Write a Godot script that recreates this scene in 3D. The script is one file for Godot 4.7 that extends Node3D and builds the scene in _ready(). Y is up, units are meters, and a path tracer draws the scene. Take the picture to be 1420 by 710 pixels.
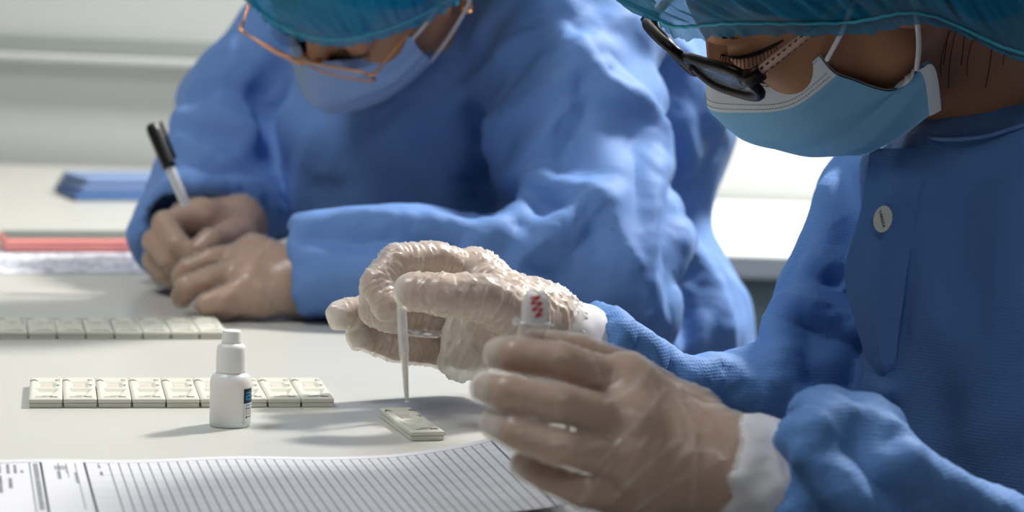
extends Node3D
# Two laboratory workers at a white table. World: floor at y = 0, table top at y = 0.75, the camera looks along -z.

const TABLE := 0.75
const FOCAL := 3242.2          # focal length in pixels of the 1420 x 710 frame
const EYE := Vector3(0, 0.9887, 0)
var CX: Vector3
var CU: Vector3
var CF: Vector3
var M := {}
var taken := {}

# ------------------------------------------------------------------ naming and placing
func at(x: float, y: float, d: float) -> Vector3:      # frame pixel + distance along the axis -> world point
	return EYE + (CF + CX * ((x - 710.0) / FOCAL) - CU * ((y - 355.0) / FOCAL)) * d

func on_table(x: float, y: float, h := 0.0) -> Vector3:
	var v := CF + CX * ((x - 710.0) / FOCAL) - CU * ((y - 355.0) / FOCAL)
	return EYE + v * ((TABLE + h - EYE.y) / v.y)

func cam(v: Vector3) -> Vector3:                       # (right, up, toward the camera) -> world direction
	return CX * v.x + CU * v.y - CF * v.z

func numbered(n: String) -> String:
	if not taken.has(n):
		taken[n] = 0
		return n
	taken[n] += 1
	return "%s_%03d" % [n, taken[n]]

func tag(o: Node3D, label: String, category: String, group := "", kind := "") -> Node3D:
	o.set_meta("label", label)
	if category: o.set_meta("category", category)
	if group: o.set_meta("group", group)
	if kind: o.set_meta("kind", kind)
	return o

func thing(called: String, label: String, category: String, where := Vector3.ZERO, basis_ := Basis(), group := "") -> Node3D:
	var o := Node3D.new()
	o.name = numbered(called)
	add_child(o)
	o.transform = Transform3D(basis_, where)
	return tag(o, label, category, group)

func obj(called: String, mesh: Mesh, mat: Material, parent: Node = null) -> MeshInstance3D:
	var o := MeshInstance3D.new()
	o.name = called if parent else numbered(called)
	o.mesh = mesh
	o.material_override = mat
	o.cast_shadow = GeometryInstance3D.SHADOW_CASTING_SETTING_ON
	(parent if parent else self).add_child(o, true)
	return o

func struct(called: String, mesh: Mesh, mat: Material, where := Vector3.ZERO) -> MeshInstance3D:
	var o := obj(called, mesh, mat)
	o.position = where
	o.set_meta("kind", "structure")
	return o

# ------------------------------------------------------------------ shapes
func commit(v: PackedVector3Array, idx: PackedInt32Array, uv := PackedVector2Array(), col := PackedColorArray(), nrm := PackedVector3Array()) -> ArrayMesh:
	var a := []
	a.resize(Mesh.ARRAY_MAX)
	a[Mesh.ARRAY_VERTEX] = v
	a[Mesh.ARRAY_INDEX] = idx
	a[Mesh.ARRAY_NORMAL] = nrm if nrm.size() else normals(v, idx)
	if uv.size(): a[Mesh.ARRAY_TEX_UV] = uv
	if col.size(): a[Mesh.ARRAY_COLOR] = col
	var m := ArrayMesh.new()
	m.add_surface_from_arrays(Mesh.PRIMITIVE_TRIANGLES, a)
	return m

static func normals(v: PackedVector3Array, idx: PackedInt32Array) -> PackedVector3Array:
	var n := PackedVector3Array()
	n.resize(v.size())
	for t in range(0, idx.size(), 3):
		var a := idx[t]; var b := idx[t + 1]; var c := idx[t + 2]
		var f := (v[c] - v[a]).cross(v[b] - v[a])
		n[a] += f; n[b] += f; n[c] += f
	for i in n.size(): n[i] = n[i].normalized()
	return n

func flat_normals(m: ArrayMesh) -> ArrayMesh:
	var src := m.surface_get_arrays(0)
	var sv: PackedVector3Array = src[Mesh.ARRAY_VERTEX]
	var si: PackedInt32Array = src[Mesh.ARRAY_INDEX]
	var v := PackedVector3Array(); var n := PackedVector3Array(); var idx := PackedInt32Array()
	for t in range(0, si.size(), 3):
		var f := (sv[si[t + 2]] - sv[si[t]]).cross(sv[si[t + 1]] - sv[si[t]]).normalized()
		for k in 3:
			idx.append(v.size())
			v.append(sv[si[t + k]]); n.append(f)
	return commit(v, idx, PackedVector2Array(), PackedColorArray(), n)

func rbox(size: Vector3, r: float, seg := 3, xf := Transform3D()) -> ArrayMesh:   # box with rounded edges, base centre at xf origin + half height
	var v := PackedVector3Array(); var idx := PackedInt32Array(); var nrm := PackedVector3Array(); var uv := PackedVector2Array()
	var h := size / 2.0
	r = minf(r, minf(h.x, minf(h.y, h.z)) * 0.999)
	var n := 2 * seg + 2
	for face in 6:
		var ax := face / 2
		var sg := 1.0 if face % 2 == 0 else -1.0
		var u := (ax + 1) % 3; var w := (ax + 2) % 3
		var base := v.size()
		for j in n:
			for i in n:
				var p := Vector3.ZERO
				var c := Vector3.ZERO
				for k in 2:
					var t := i if k == 0 else j
					var e := u if k == 0 else w
					var ang := (float(t if t <= seg else t - seg - 1) / seg) * PI / 4.0
					ang = ang - PI / 4.0 if t <= seg else ang
					p[e] = tan(ang)
					c[e] = (h[e] - r) * (-1.0 if t <= seg else 1.0)
				p[ax] = sg
				c[ax] = (h[ax] - r) * sg
				var d := p.normalized()
				v.append(xf * (c + d * r)); nrm.append((xf.basis * d).normalized())
				uv.append(Vector2(float(i) / (n - 1), float(j) / (n - 1)))
		for j in n - 1:
			for i in n - 1:
				var a := base + j * n + i
				if sg > 0: idx.append_array(PackedInt32Array([a, a + n, a + 1, a + 1, a + n, a + n + 1]))
				else: idx.append_array(PackedInt32Array([a, a + 1, a + n, a + 1, a + n + 1, a + n]))
	return commit(v, idx, uv, PackedColorArray(), nrm)

func lathe(profile: Array, seg := 40, xf := Transform3D(), squash := 1.0) -> ArrayMesh:   # [radius, height] from bottom to top, outer side
	var v := PackedVector3Array(); var idx := PackedInt32Array(); var uv := PackedVector2Array()
	var n := profile.size()
	for j in n:
		for i in seg + 1:
			var a := TAU * i / seg
			v.append(xf * Vector3(cos(a) * profile[j][0], profile[j][1], sin(a) * profile[j][0] * squash))
			uv.append(Vector2(float(i) / seg, 1.0 - float(j) / (n - 1)))
	for j in n - 1:
		for i in seg:
			var a := j * (seg + 1) + i
			idx.append_array(PackedInt32Array([a, a + 1, a + seg + 1, a + 1, a + seg + 2, a + seg + 1]))
	var nrm := normals(v, idx)
	for j in n:
		var s := (nrm[j * (seg + 1)] + nrm[j * (seg + 1) + seg]).normalized()
		nrm[j * (seg + 1)] = s; nrm[j * (seg + 1) + seg] = s
	return commit(v, idx, uv, PackedColorArray(), nrm)

func tube(pts: Array, radii: Array, sides := 10, closed := false, flat := 1.0, flat_axis := Vector3.UP) -> ArrayMesh:
	var v := PackedVector3Array(); var idx := PackedInt32Array(); var uv := PackedVector2Array()
	var n := pts.size()
	var up := flat_axis
	for j in n:
		var p: Vector3 = pts[j]
		var nx: Vector3 = pts[(j + 1) % n] if closed or j < n - 1 else p
		var pv: Vector3 = pts[(j - 1 + n) % n] if closed or j > 0 else p
		var t := (nx - pv).normalized()
		var s := up.cross(t)
		if s.length() < 0.05: s = Vector3(t.z, t.x, t.y).cross(t)
		s = s.normalized()
		up = t.cross(s)
		var r: float = radii[j] if radii.size() > j else radii[-1]
		for i in sides:
			var a := TAU * i / sides
			v.append(p + s * cos(a) * r + up * sin(a) * r * flat)
			uv.append(Vector2(float(j) / n, float(i) / sides))
		if flat_axis != Vector3.UP: up = flat_axis
	var rings := n if closed else n - 1
	for j in rings:
		for i in sides:
			var a := j * sides + i
			var b := j * sides + (i + 1) % sides
			var c := ((j + 1) % n) * sides + i
			var d := ((j + 1) % n) * sides + (i + 1) % sides
			idx.append_array(PackedInt32Array([a, c, b, b, c, d]))
	if not closed:
		for e in 2:
			var c := v.size()
			v.append(pts[0] if e == 0 else pts[n - 1]); uv.append(Vector2.ZERO)
			for i in sides:
				var a := (0 if e == 0 else (n - 1) * sides) + i
				var b := (0 if e == 0 else (n - 1) * sides) + (i + 1) % sides
				idx.append_array(PackedInt32Array([c, a, b]) if e == 0 else PackedInt32Array([c, b, a]))
	return commit(v, idx, uv)

static func catmull(a: Vector3, b: Vector3, c: Vector3, d: Vector3, t: float) -> Vector3:
	return 0.5 * (2.0 * b + (c - a) * t + (2.0 * a - 5.0 * b + 4.0 * c - d) * t * t + (3.0 * b - a - 3.0 * c + d) * t * t * t)

static func along(pts: Array, t: float) -> Vector3:
	var n := pts.size() - 1
	var f := clampf(t, 0, 1) * n
	var i := mini(int(f), n - 1)
	return catmull(pts[maxi(i - 1, 0)], pts[i], pts[i + 1], pts[mini(i + 2, n)], f - i)

static func curve(pts: Array, n: int) -> Array:
	var out := []
	for i in n: out.append(along(pts, float(i) / (n - 1)))
	return out

func sheet(rows: Array, nu: int, nv: int, thick: float, disp = null, part := Vector2(0, 1)) -> ArrayMesh:   # a cloth of real thickness through a net of points
	var pos := PackedVector3Array(); var uv := PackedVector2Array()
	for j in nv:
		for i in nu:
			var u := float(i) / (nu - 1); var w := lerpf(part.x, part.y, float(j) / (nv - 1))
			var col := []
			for r in rows: col.append(along(r, u))
			pos.append(along(col, w)); uv.append(Vector2(u, w))
	var idx := PackedInt32Array()
	for j in nv - 1:
		for i in nu - 1:
			var a := j * nu + i
			idx.append_array(PackedInt32Array([a, a + 1, a + nu, a + 1, a + nu + 1, a + nu]))
	var n := normals(pos, idx)
	if disp != null:
		for i in pos.size(): pos[i] += n[i] * disp.call(uv[i].x, uv[i].y)
		n = normals(pos, idx)
	var m := pos.size()
	var v := PackedVector3Array(); var uvs := PackedVector2Array()
	for i in m: v.append(pos[i] + n[i] * thick / 2.0); uvs.append(uv[i])
	for i in m: v.append(pos[i] - n[i] * thick / 2.0); uvs.append(uv[i])
	var all := idx.duplicate()
	for t in range(0, idx.size(), 3):
		all.append_array(PackedInt32Array([idx[t] + m, idx[t + 2] + m, idx[t + 1] + m]))
	var rim := []
	for i in nu: rim.append(i)
	for j in range(1, nv): rim.append(j * nu + nu - 1)
	for i in range(nu - 2, -1, -1): rim.append((nv - 1) * nu + i)
	for j in range(nv - 2, 0, -1): rim.append(j * nu)
	for k in rim.size():
		var a: int = rim[k]; var b: int = rim[(k + 1) % rim.size()]
		all.append_array(PackedInt32Array([a, a + m, b, b, a + m, b + m]))
	var nn := PackedVector3Array()
	for i in m: nn.append(n[i])
	for i in m: nn.append(-n[i])
	return commit(v, all, uvs, PackedColorArray(), nn)

func joined(meshes: Array) -> ArrayMesh:
	var st := SurfaceTool.new()
	for m in meshes: st.append_from(m, 0, Transform3D())
	return st.commit()

# ------------------------------------------------------------------ bodies and cloth: a distance field, meshed by surface nets
class Field:
	var kind := PackedInt32Array()
	var op := PackedInt32Array()
	var a := PackedVector3Array()
	var b := PackedVector3Array()
	var ra := PackedFloat32Array()
	var rb := PackedFloat32Array()
	var k := PackedFloat32Array()
	var ax := PackedVector3Array()
	var fl := PackedFloat32Array()
	var bas: Array[Basis] = []
	var grow := 0.0
	var owner_: Object
	# creases
	var fa := PackedVector3Array(); var fb := PackedVector3Array(); var fs := PackedVector3Array()
	var fh := PackedFloat32Array(); var fg := PackedFloat32Array(); var fl_w := PackedFloat32Array(); var fr_w := PackedFloat32Array()
	var fid := PackedInt32Array(); var fsoft := PackedInt32Array()
	var nfold := 0
	var fpad := 0.0
	var facet_size := 0.0          # stiff cloth breaks into flat shards of about this size
	var facet_share := 0.7
	var facet_seed := 1

	func add(kd: int, o: int, p: Vector3, q: Vector3, r0: float, r1: float, kk: float, axis: Vector3, flat: float, bb: Basis) -> void:
		kind.append(kd); op.append(o); a.append(p); b.append(q); ra.append(r0); rb.append(r1); k.append(kk); ax.append(axis); fl.append(flat); bas.append(bb)

	func cap(p: Vector3, q: Vector3, r0: float, r1: float, kk := 0.02, axis := Vector3.ZERO, flat := 1.0, o := 0) -> void:
		add(0, o, p, q, r0, r1, kk, axis.normalized(), flat, Basis())

	func ell(c: Vector3, axes: Basis, radii: Vector3, kk := 0.02, o := 0) -> void:
		add(1, o, c, radii, maxf(radii.x, maxf(radii.y, radii.z)), 0, kk, Vector3.ZERO, 1, axes.transposed())

	func cut(p: Vector3, n: Vector3, reach := 10.0) -> void:      # nothing remains past p along n, within reach of p
		add(2, 2, p, n.normalized(), reach, 0, 0, Vector3.ZERO, 1, Basis())

	func chain(pts: Array, kk: float, axis := Vector3.ZERO, flat := 1.0) -> void:     # [Vector3, radius] ...
		for i in pts.size() - 1: cap(pts[i][0], pts[i + 1][0], pts[i][1], pts[i + 1][1], kk, axis, flat)

	func prim(i: int, p: Vector3) -> float:
		var kd := kind[i]
		if kd == 0:
			var pa := p - a[i]
			var ba := b[i] - a[i]
			var h := clampf(pa.dot(ba) / maxf(ba.length_squared(), 1e-9), 0.0, 1.0)
			var q := pa - ba * h
			if fl[i] != 1.0: q += ax[i] * (q.dot(ax[i]) * (fl[i] - 1.0))
			return q.length() - (ra[i] + (rb[i] - ra[i]) * h) - grow
		if kd == 1:
			var q := bas[i] * (p - a[i])
			var r := b[i] + Vector3(grow, grow, grow)
			var k0 := (q / r).length()
			var k1 := (q / (r * r)).length()
			return k0 * (k0 - 1.0) / maxf(k1, 1e-6) if k1 > 1e-6 else -minf(r.x, minf(r.y, r.z))
		return (p - a[i]).dot(b[i])

	func value(p: Vector3, list: PackedInt32Array) -> float:
		var d := 1e9
		for i in list:
			var e := prim(i, p)
			var o := op[i]
			if o == 0:
				var kk := k[i]
				var h := maxf(kk - absf(d - e), 0.0)
				d = minf(d, e) - (h * h / (4.0 * kk) if kk > 0.0 else 0.0)
			elif o == 1:
				var kk := k[i]
				var h := maxf(kk - absf(d + e), 0.0)
				d = maxf(d, -e) + (h * h / (4.0 * kk) if kk > 0.0 else 0.0)
			elif (p - a[i]).length() < ra[i]:
				d = maxf(d, e)
		return d

	func creases(p: Vector3, list: PackedInt32Array) -> float:
		var total := 0.0
		var best := 0.0
		var last := -1
		for i in list:
			if fid[i] != last:
				total += best
				best = 0.0
				last = fid[i]
			var pa := p - fa[i]
			var ba := fb[i] - fa[i]
			var h := clampf(pa.dot(ba) / maxf(ba.length_squared(), 1e-9), 0.0, 1.0)
			var q := pa - ba * h
			var w := fr_w[i] if q.dot(fs[i]) > 0.0 else fl_w[i]
			var x := 1.0 - q.length() / w
			if x > 0.0:
				if fsoft[i] == 1: x = x * x * (3.0 - 2.0 * x)
				elif fsoft[i] == 2: x = sqrt(maxf(0.0, 1.0 - (1.0 - x) * (1.0 - x)))
				else: x = x * sqrt(x)
				var val := (fh[i] + (fg[i] - fh[i]) * h) * x
				if absf(val) > absf(best): best = val
		return total + best

	func copy() -> Field:
		var c := Field.new()
		c.kind = kind.duplicate(); c.op = op.duplicate(); c.a = a.duplicate(); c.b = b.duplicate(); c.ra = ra.duplicate(); c.rb = rb.duplicate()
		c.k = k.duplicate(); c.ax = ax.duplicate(); c.fl = fl.duplicate(); c.bas = bas.duplicate()
		return c

	func everything() -> PackedInt32Array:
		return PackedInt32Array(range(kind.size()))

	func near(p: Vector3, reach: float) -> PackedInt32Array:
		var ds := PackedFloat32Array()
		var dmin := 1e9
		for i in kind.size():
			var e := prim(i, p)
			ds.append(e)
			if op[i] == 0: dmin = minf(dmin, e)
		var out := PackedInt32Array()
		for i in kind.size():
			if op[i] == 0:
				if ds[i] < dmin + reach * 2.6 * maxf(1.0, fl[i]) + k[i]: out.append(i)
			elif op[i] == 2:
				if (p - a[i]).length() < ra[i] + reach: out.append(i)
			elif ds[i] < reach * 1.5 + k[i]: out.append(i)
		return out

	func grad(p: Vector3) -> Vector3:
		var l := near(p, 0.01)
		var e := 0.002
		return Vector3(value(p + Vector3(e, 0, 0), l) - value(p - Vector3(e, 0, 0), l), value(p + Vector3(0, e, 0), l) - value(p - Vector3(0, e, 0), l), value(p + Vector3(0, 0, e), l) - value(p - Vector3(0, 0, e), l)).normalized()

	func hit(from: Vector3, dir: Vector3, t0: float, t1: float) -> float:
		var t := t0
		var l := everything()
		for s in 90:
			var d := value(from + dir * t, l)
			if d < 0.0008: return t
			t += maxf(d * 0.75, 0.0006)
			if t > t1: break
		return -1.0

	# a crease along points of the cloth; widths on the left and right of travel, height > 0 a ridge, < 0 a valley
	func crease(pts: Array, wl: float, wr: float, h: float, soft := 0, taper := 0.35) -> void:
		var n := pts.size()
		for i in n - 1:
			var p: Vector3 = pts[i]; var q: Vector3 = pts[i + 1]
			fa.append(p); fb.append(q)
			fs.append((q - p).cross(grad((p + q) / 2.0)).normalized())
			fh.append(h * (taper if i == 0 else 1.0)); fg.append(h * (taper if i == n - 2 else 1.0))
			fl_w.append(wl); fr_w.append(wr); fid.append(nfold); fsoft.append(soft)
		nfold += 1
		fpad = maxf(fpad, absf(h))

	func surface(cell: float, disp = null) -> Array:     # [vertices, indices]
		const BL := 6
		var lo := Vector3(1e9, 1e9, 1e9)
		var hi := -lo
		for i in kind.size():
			if op[i] != 0: continue
			var r := maxf(ra[i], rb[i]) + grow + fpad + cell * 2.0
			lo = lo.min(a[i] - Vector3(r, r, r)); hi = hi.max(a[i] + Vector3(r, r, r))
			if kind[i] == 0:
				lo = lo.min(b[i] - Vector3(r, r, r)); hi = hi.max(b[i] + Vector3(r, r, r))
		var nb := Vector3i(((hi - lo) / (cell * BL)).ceil())
		var nx := nb.x * BL + 1; var ny := nb.y * BL + 1; var nz := nb.z * BL + 1
		var nxy := nx * ny
		var vals := PackedFloat32Array()
		vals.resize(nxy * nz)
		vals.fill(1e9)
		var folds := PackedFloat32Array()
		folds.resize(nxy * nz if facet_size > 0.0 else 1)
		var rad := BL * cell * 0.867
		var active := []
		for bz in nb.z:
			for by in nb.y:
				for bx in nb.x:
					var c := lo + Vector3(bx + 0.5, by + 0.5, bz + 0.5) * cell * BL
					var dmin := 1e9
					var kmax := 0.0
					for i in kind.size():
						if op[i] == 0:
							dmin = minf(dmin, prim(i, c) / maxf(1.0, fl[i]))
							kmax = maxf(kmax, k[i])
					if dmin > rad * 1.1 + kmax * 0.3 + fpad * 1.5: continue
					var list := near(c, rad)
					if list.is_empty(): continue
					var d0 := value(c, list)
					if d0 < -(rad * 2.2 + fpad * 1.5) or d0 > rad * 2.2 + fpad * 1.5: continue
					var fol := PackedInt32Array()
					for i in fa.size():
						var pa := c - fa[i]
						var ba := fb[i] - fa[i]
						var h := clampf(pa.dot(ba) / maxf(ba.length_squared(), 1e-9), 0.0, 1.0)
						if (pa - ba * h).length() < rad + maxf(fl_w[i], fr_w[i]): fol.append(i)
					active.append(Vector3i(bx, by, bz))
					for z in BL + 1:
						for y in BL + 1:
							var row := (bz * BL + z) * nxy + (by * BL + y) * nx + bx * BL
							for x in BL + 1:
								if vals[row + x] > 1e8:
									var p := lo + Vector3(bx * BL + x, by * BL + y, bz * BL + z) * cell
									var d := value(p, list)
									if fol.size() and absf(d) < 0.06:
										var cr := creases(p, fol)
										d -= cr
										if facet_size > 0.0: folds[row + x] = cr
									vals[row + x] = d
		var vid := PackedInt32Array()
		vid.resize(nxy * nz)
		vid.fill(-1)
		var verts := PackedVector3Array()
		var cells := PackedInt32Array()
		var off := PackedInt32Array([0, 1, nx, nx + 1, nxy, nxy + 1, nxy + nx, nxy + nx + 1])
		var ea := PackedInt32Array([0, 2, 4, 6, 0, 1, 4, 5, 0, 1, 2, 3])
		var eb := PackedInt32Array([1, 3, 5, 7, 2, 3, 6, 7, 4, 5, 6, 7])
		var v8 := PackedFloat32Array(); v8.resize(8)
		for blk in active:
			for z in BL:
				for y in BL:
					var row: int = (blk.z * BL + z) * nxy + (blk.y * BL + y) * nx + blk.x * BL
					for x in BL:
						var at_ := row + x
						var neg := 0
						for q in 8:
							var s := vals[at_ + off[q]]
							v8[q] = s
							if s < 0.0: neg += 1
						if neg == 0 or neg == 8: continue
						var sum := Vector3.ZERO
						var cnt := 0
						for e in 12:
							var s0 := v8[ea[e]]; var s1 := v8[eb[e]]
							if (s0 < 0.0) != (s1 < 0.0):
								var t := s0 / (s0 - s1)
								var i0 := ea[e]; var i1 := eb[e]
								sum += Vector3(i0 & 1, (i0 >> 1) & 1, i0 >> 2) * (1.0 - t) + Vector3(i1 & 1, (i1 >> 1) & 1, i1 >> 2) * t
								cnt += 1
						vid[at_] = verts.size()
						cells.append(at_)
						verts.append(lo + (Vector3(blk.x * BL + x, blk.y * BL + y, blk.z * BL + z) + sum / cnt) * cell)
		var idx := PackedInt32Array()
		for c in cells:
			var s0 := vals[c] < 0.0
			for axis in 3:
				var step := 1 if axis == 0 else (nx if axis == 1 else nxy)
				if (vals[c + step] < 0.0) == s0: continue
				var u := nx if axis == 0 else (nxy if axis == 1 else 1)
				var w := nxy if axis == 0 else (1 if axis == 1 else nx)
				if c - u - w < 0: continue
				var q0 := vid[c]; var q1 := vid[c - u]; var q2 := vid[c - u - w]; var q3 := vid[c - w]
				if q1 < 0 or q2 < 0 or q3 < 0: continue
				if s0: idx.append_array(PackedInt32Array([q0, q2, q1, q0, q3, q2]))
				else: idx.append_array(PackedInt32Array([q0, q1, q2, q0, q2, q3]))
		if facet_size > 0.0:
			var n := MeshTools.normals(verts, idx)
			var flat := PackedVector3Array()
			for i in verts.size():
				var c := 0.0
				for q in 8: c += folds[cells[i] + off[q]]
				flat.append(verts[i] - n[i] * c / 8.0)
			var rng := RandomNumberGenerator.new()
			rng.seed = facet_seed
			var bucket := {}
			var sp := PackedVector3Array(); var sn := PackedVector3Array(); var stt := PackedVector3Array()
			var gap := facet_size
			for i in verts.size() / 3:
				var w := rng.randi() % verts.size()
				var p := flat[w]
				var key := Vector3i((p / gap).floor())
				var free := true
				for dz in range(-1, 2):
					for dy in range(-1, 2):
						for dx in range(-1, 2):
							for s in bucket.get(key + Vector3i(dx, dy, dz), []):
								if sp[s].distance_to(p) < gap * 0.85: free = false
				if not free: continue
				if not bucket.has(key): bucket[key] = []
				bucket[key].append(sp.size())
				var g := grad(p)
				var tilt := Vector3(rng.randf() - 0.5, rng.randf() - 0.5, rng.randf() - 0.5) * 0.10
				sp.append(p - g * rng.randf() * 0.002); sn.append((g + tilt).normalized())
				stt.append(g.cross(Vector3(rng.randf() - 0.5, rng.randf() - 0.5, rng.randf() - 0.5)).normalized())
			var move := PackedFloat32Array()
			move.resize(verts.size())
			for i in verts.size():
				var p := flat[i]
				var key := Vector3i((p / gap).floor())
				var list := []
				var best := 1e9
				for dz in range(-1, 2):
					for dy in range(-1, 2):
						for dx in range(-1, 2):
							var at_cell = bucket.get(key + Vector3i(dx, dy, dz))
							if at_cell == null: continue
							for s in at_cell:
								var q := p - sp[s]
								var al := q.dot(stt[s])
								var e := q.length_squared() - 0.55 * al * al
								if n[i].dot(sn[s]) < 0.2: continue
								list.append(e); list.append(q.dot(sn[s]))
								best = minf(best, e)
				var tot := 0.0; var sum := 0.0
				for k in range(0, list.size(), 2):
					var w := exp(-(list[k] - best) / (gap * 0.008))
					tot += w; sum += w * list[k + 1]
				if tot > 0.0: move[i] = clampf(sum / tot, -0.009, 0.009) * facet_share
			for pass_ in 2:
				var acc := move.duplicate()
				var num := PackedFloat32Array()
				num.resize(verts.size())
				num.fill(1.0)
				for t in range(0, idx.size(), 3):
					var i0 := idx[t]; var i1 := idx[t + 1]; var i2 := idx[t + 2]
					var s3 := move[i0] + move[i1] + move[i2]
					acc[i0] += s3; acc[i1] += s3; acc[i2] += s3
					num[i0] += 3.0; num[i1] += 3.0; num[i2] += 3.0
				for i in verts.size(): move[i] = acc[i] / num[i]
			for i in verts.size(): verts[i] -= n[i] * move[i]
			for pass_ in 3:          # no spikes where folds cross
				var acc := PackedVector3Array()
				acc.resize(verts.size())
				var num := PackedFloat32Array()
				num.resize(verts.size())
				for t in range(0, idx.size(), 3):
					var i0 := idx[t]; var i1 := idx[t + 1]; var i2 := idx[t + 2]
					acc[i0] += verts[i1] + verts[i2]; acc[i1] += verts[i0] + verts[i2]; acc[i2] += verts[i0] + verts[i1]
					num[i0] += 2.0; num[i1] += 2.0; num[i2] += 2.0
				for i in verts.size():
					var mean := acc[i] / maxf(num[i], 1.0)
					if verts[i].distance_to(mean) > cell * 0.42: verts[i] = mean
		if disp != null:
			var n := MeshTools.normals(verts, idx)
			for i in verts.size(): verts[i] += n[i] * disp.call(verts[i], n[i])
		return [verts, idx]

class MeshTools:
	static func normals(v: PackedVector3Array, idx: PackedInt32Array) -> PackedVector3Array:
		var n := PackedVector3Array()
		n.resize(v.size())
		for t in range(0, idx.size(), 3):
			var a := idx[t]; var b := idx[t + 1]; var c := idx[t + 2]
			var f := (v[c] - v[a]).cross(v[b] - v[a])
			n[a] += f; n[b] += f; n[c] += f
		for i in n.size(): n[i] = n[i].normalized()
		return n

var jobs := []          # [field, cell, displacement]: meshed on all processor cores before they are needed
var pending := []       # [node, numbers of its jobs, colours]
var done := []

func job(f: Field, cell: float, disp = null) -> int:
	jobs.append([f, cell, disp])
	return jobs.size() - 1

func shaped(called: String, ids: Array, m: Material, parent: Node, tall = null, opaque := 0.0) -> MeshInstance3D:
	var o := obj(called, null, m, parent)
	pending.append([o, ids, tall, opaque])
	return o

func run_job(i: int) -> void:
	done[i] = jobs[i][0].surface(jobs[i][1], jobs[i][2])

func run_jobs() -> void:
	done.resize(jobs.size())
	var g := WorkerThreadPool.add_group_task(run_job, jobs.size(), -1, true)
	WorkerThreadPool.wait_for_group_task_completion(g)
	for p in pending:
		var parts := []
		for i in p[1]: parts.append(done[i])
		if p[2] == null:
			p[0].mesh = merged(parts)
		else:
			var col := PackedColorArray()
			for v in p[2]: col.append(Color(1, 1, 1, clampf(p[3] + 0.4 * v * v, 0, 1)))
			p[0].mesh = commit(parts[0][0], parts[0][1], PackedVector2Array(), col)

func merged(parts: Array) -> ArrayMesh:          # several [vertices, indices] in one mesh
	var v := PackedVector3Array(); var idx := PackedInt32Array()
	for p in parts:
		var off := v.size()
		v.append_array(p[0])
		var q: PackedInt32Array = p[1]
		for i in q: idx.append(i + off)
	return commit(v, idx)

# ------------------------------------------------------------------ materials
func mat(key: String, color: Color, rough := 0.6, spec := 0.5) -> StandardMaterial3D:
	var m := StandardMaterial3D.new()
	m.resource_name = key
	m.albedo_color = color
	m.roughness = rough
	m.metallic_specular = spec
	M[key] = m
	return m

func dots(size: int, step: int, slant: bool) -> ImageTexture:      # the heat-pressed dots of a non-woven gown, as a normal map
	var img := Image.create(size, size, false, Image.FORMAT_RF)
	for y in size:
		for x in size:
			var row := y / step
			var fx := fposmod(x + (step / 2 if row % 2 == 1 and slant else 0), step) / float(step) - 0.5
			var fy := fposmod(y, step) / float(step) - 0.5
			var d := absf(fx) + absf(fy)
			img.set_pixel(x, y, Color(smoothstep(0.18, 0.42, d), 0, 0))
	img.bump_map_to_normal_map(1.6)
	return ImageTexture.create_from_image(img)

func noise_normal(freq: float, seed_: int, strength: float, size := 512, ridged := false) -> NoiseTexture2D:
	var n := FastNoiseLite.new()
	n.seed = seed_
	n.frequency = freq
	n.fractal_octaves = 4
	if ridged: n.fractal_type = FastNoiseLite.FRACTAL_RIDGED
	var t := NoiseTexture2D.new()
	t.width = size; t.height = size
	t.seamless = true
	t.noise = n
	t.as_normal_map = true
	t.bump_strength = strength
	return t

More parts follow.
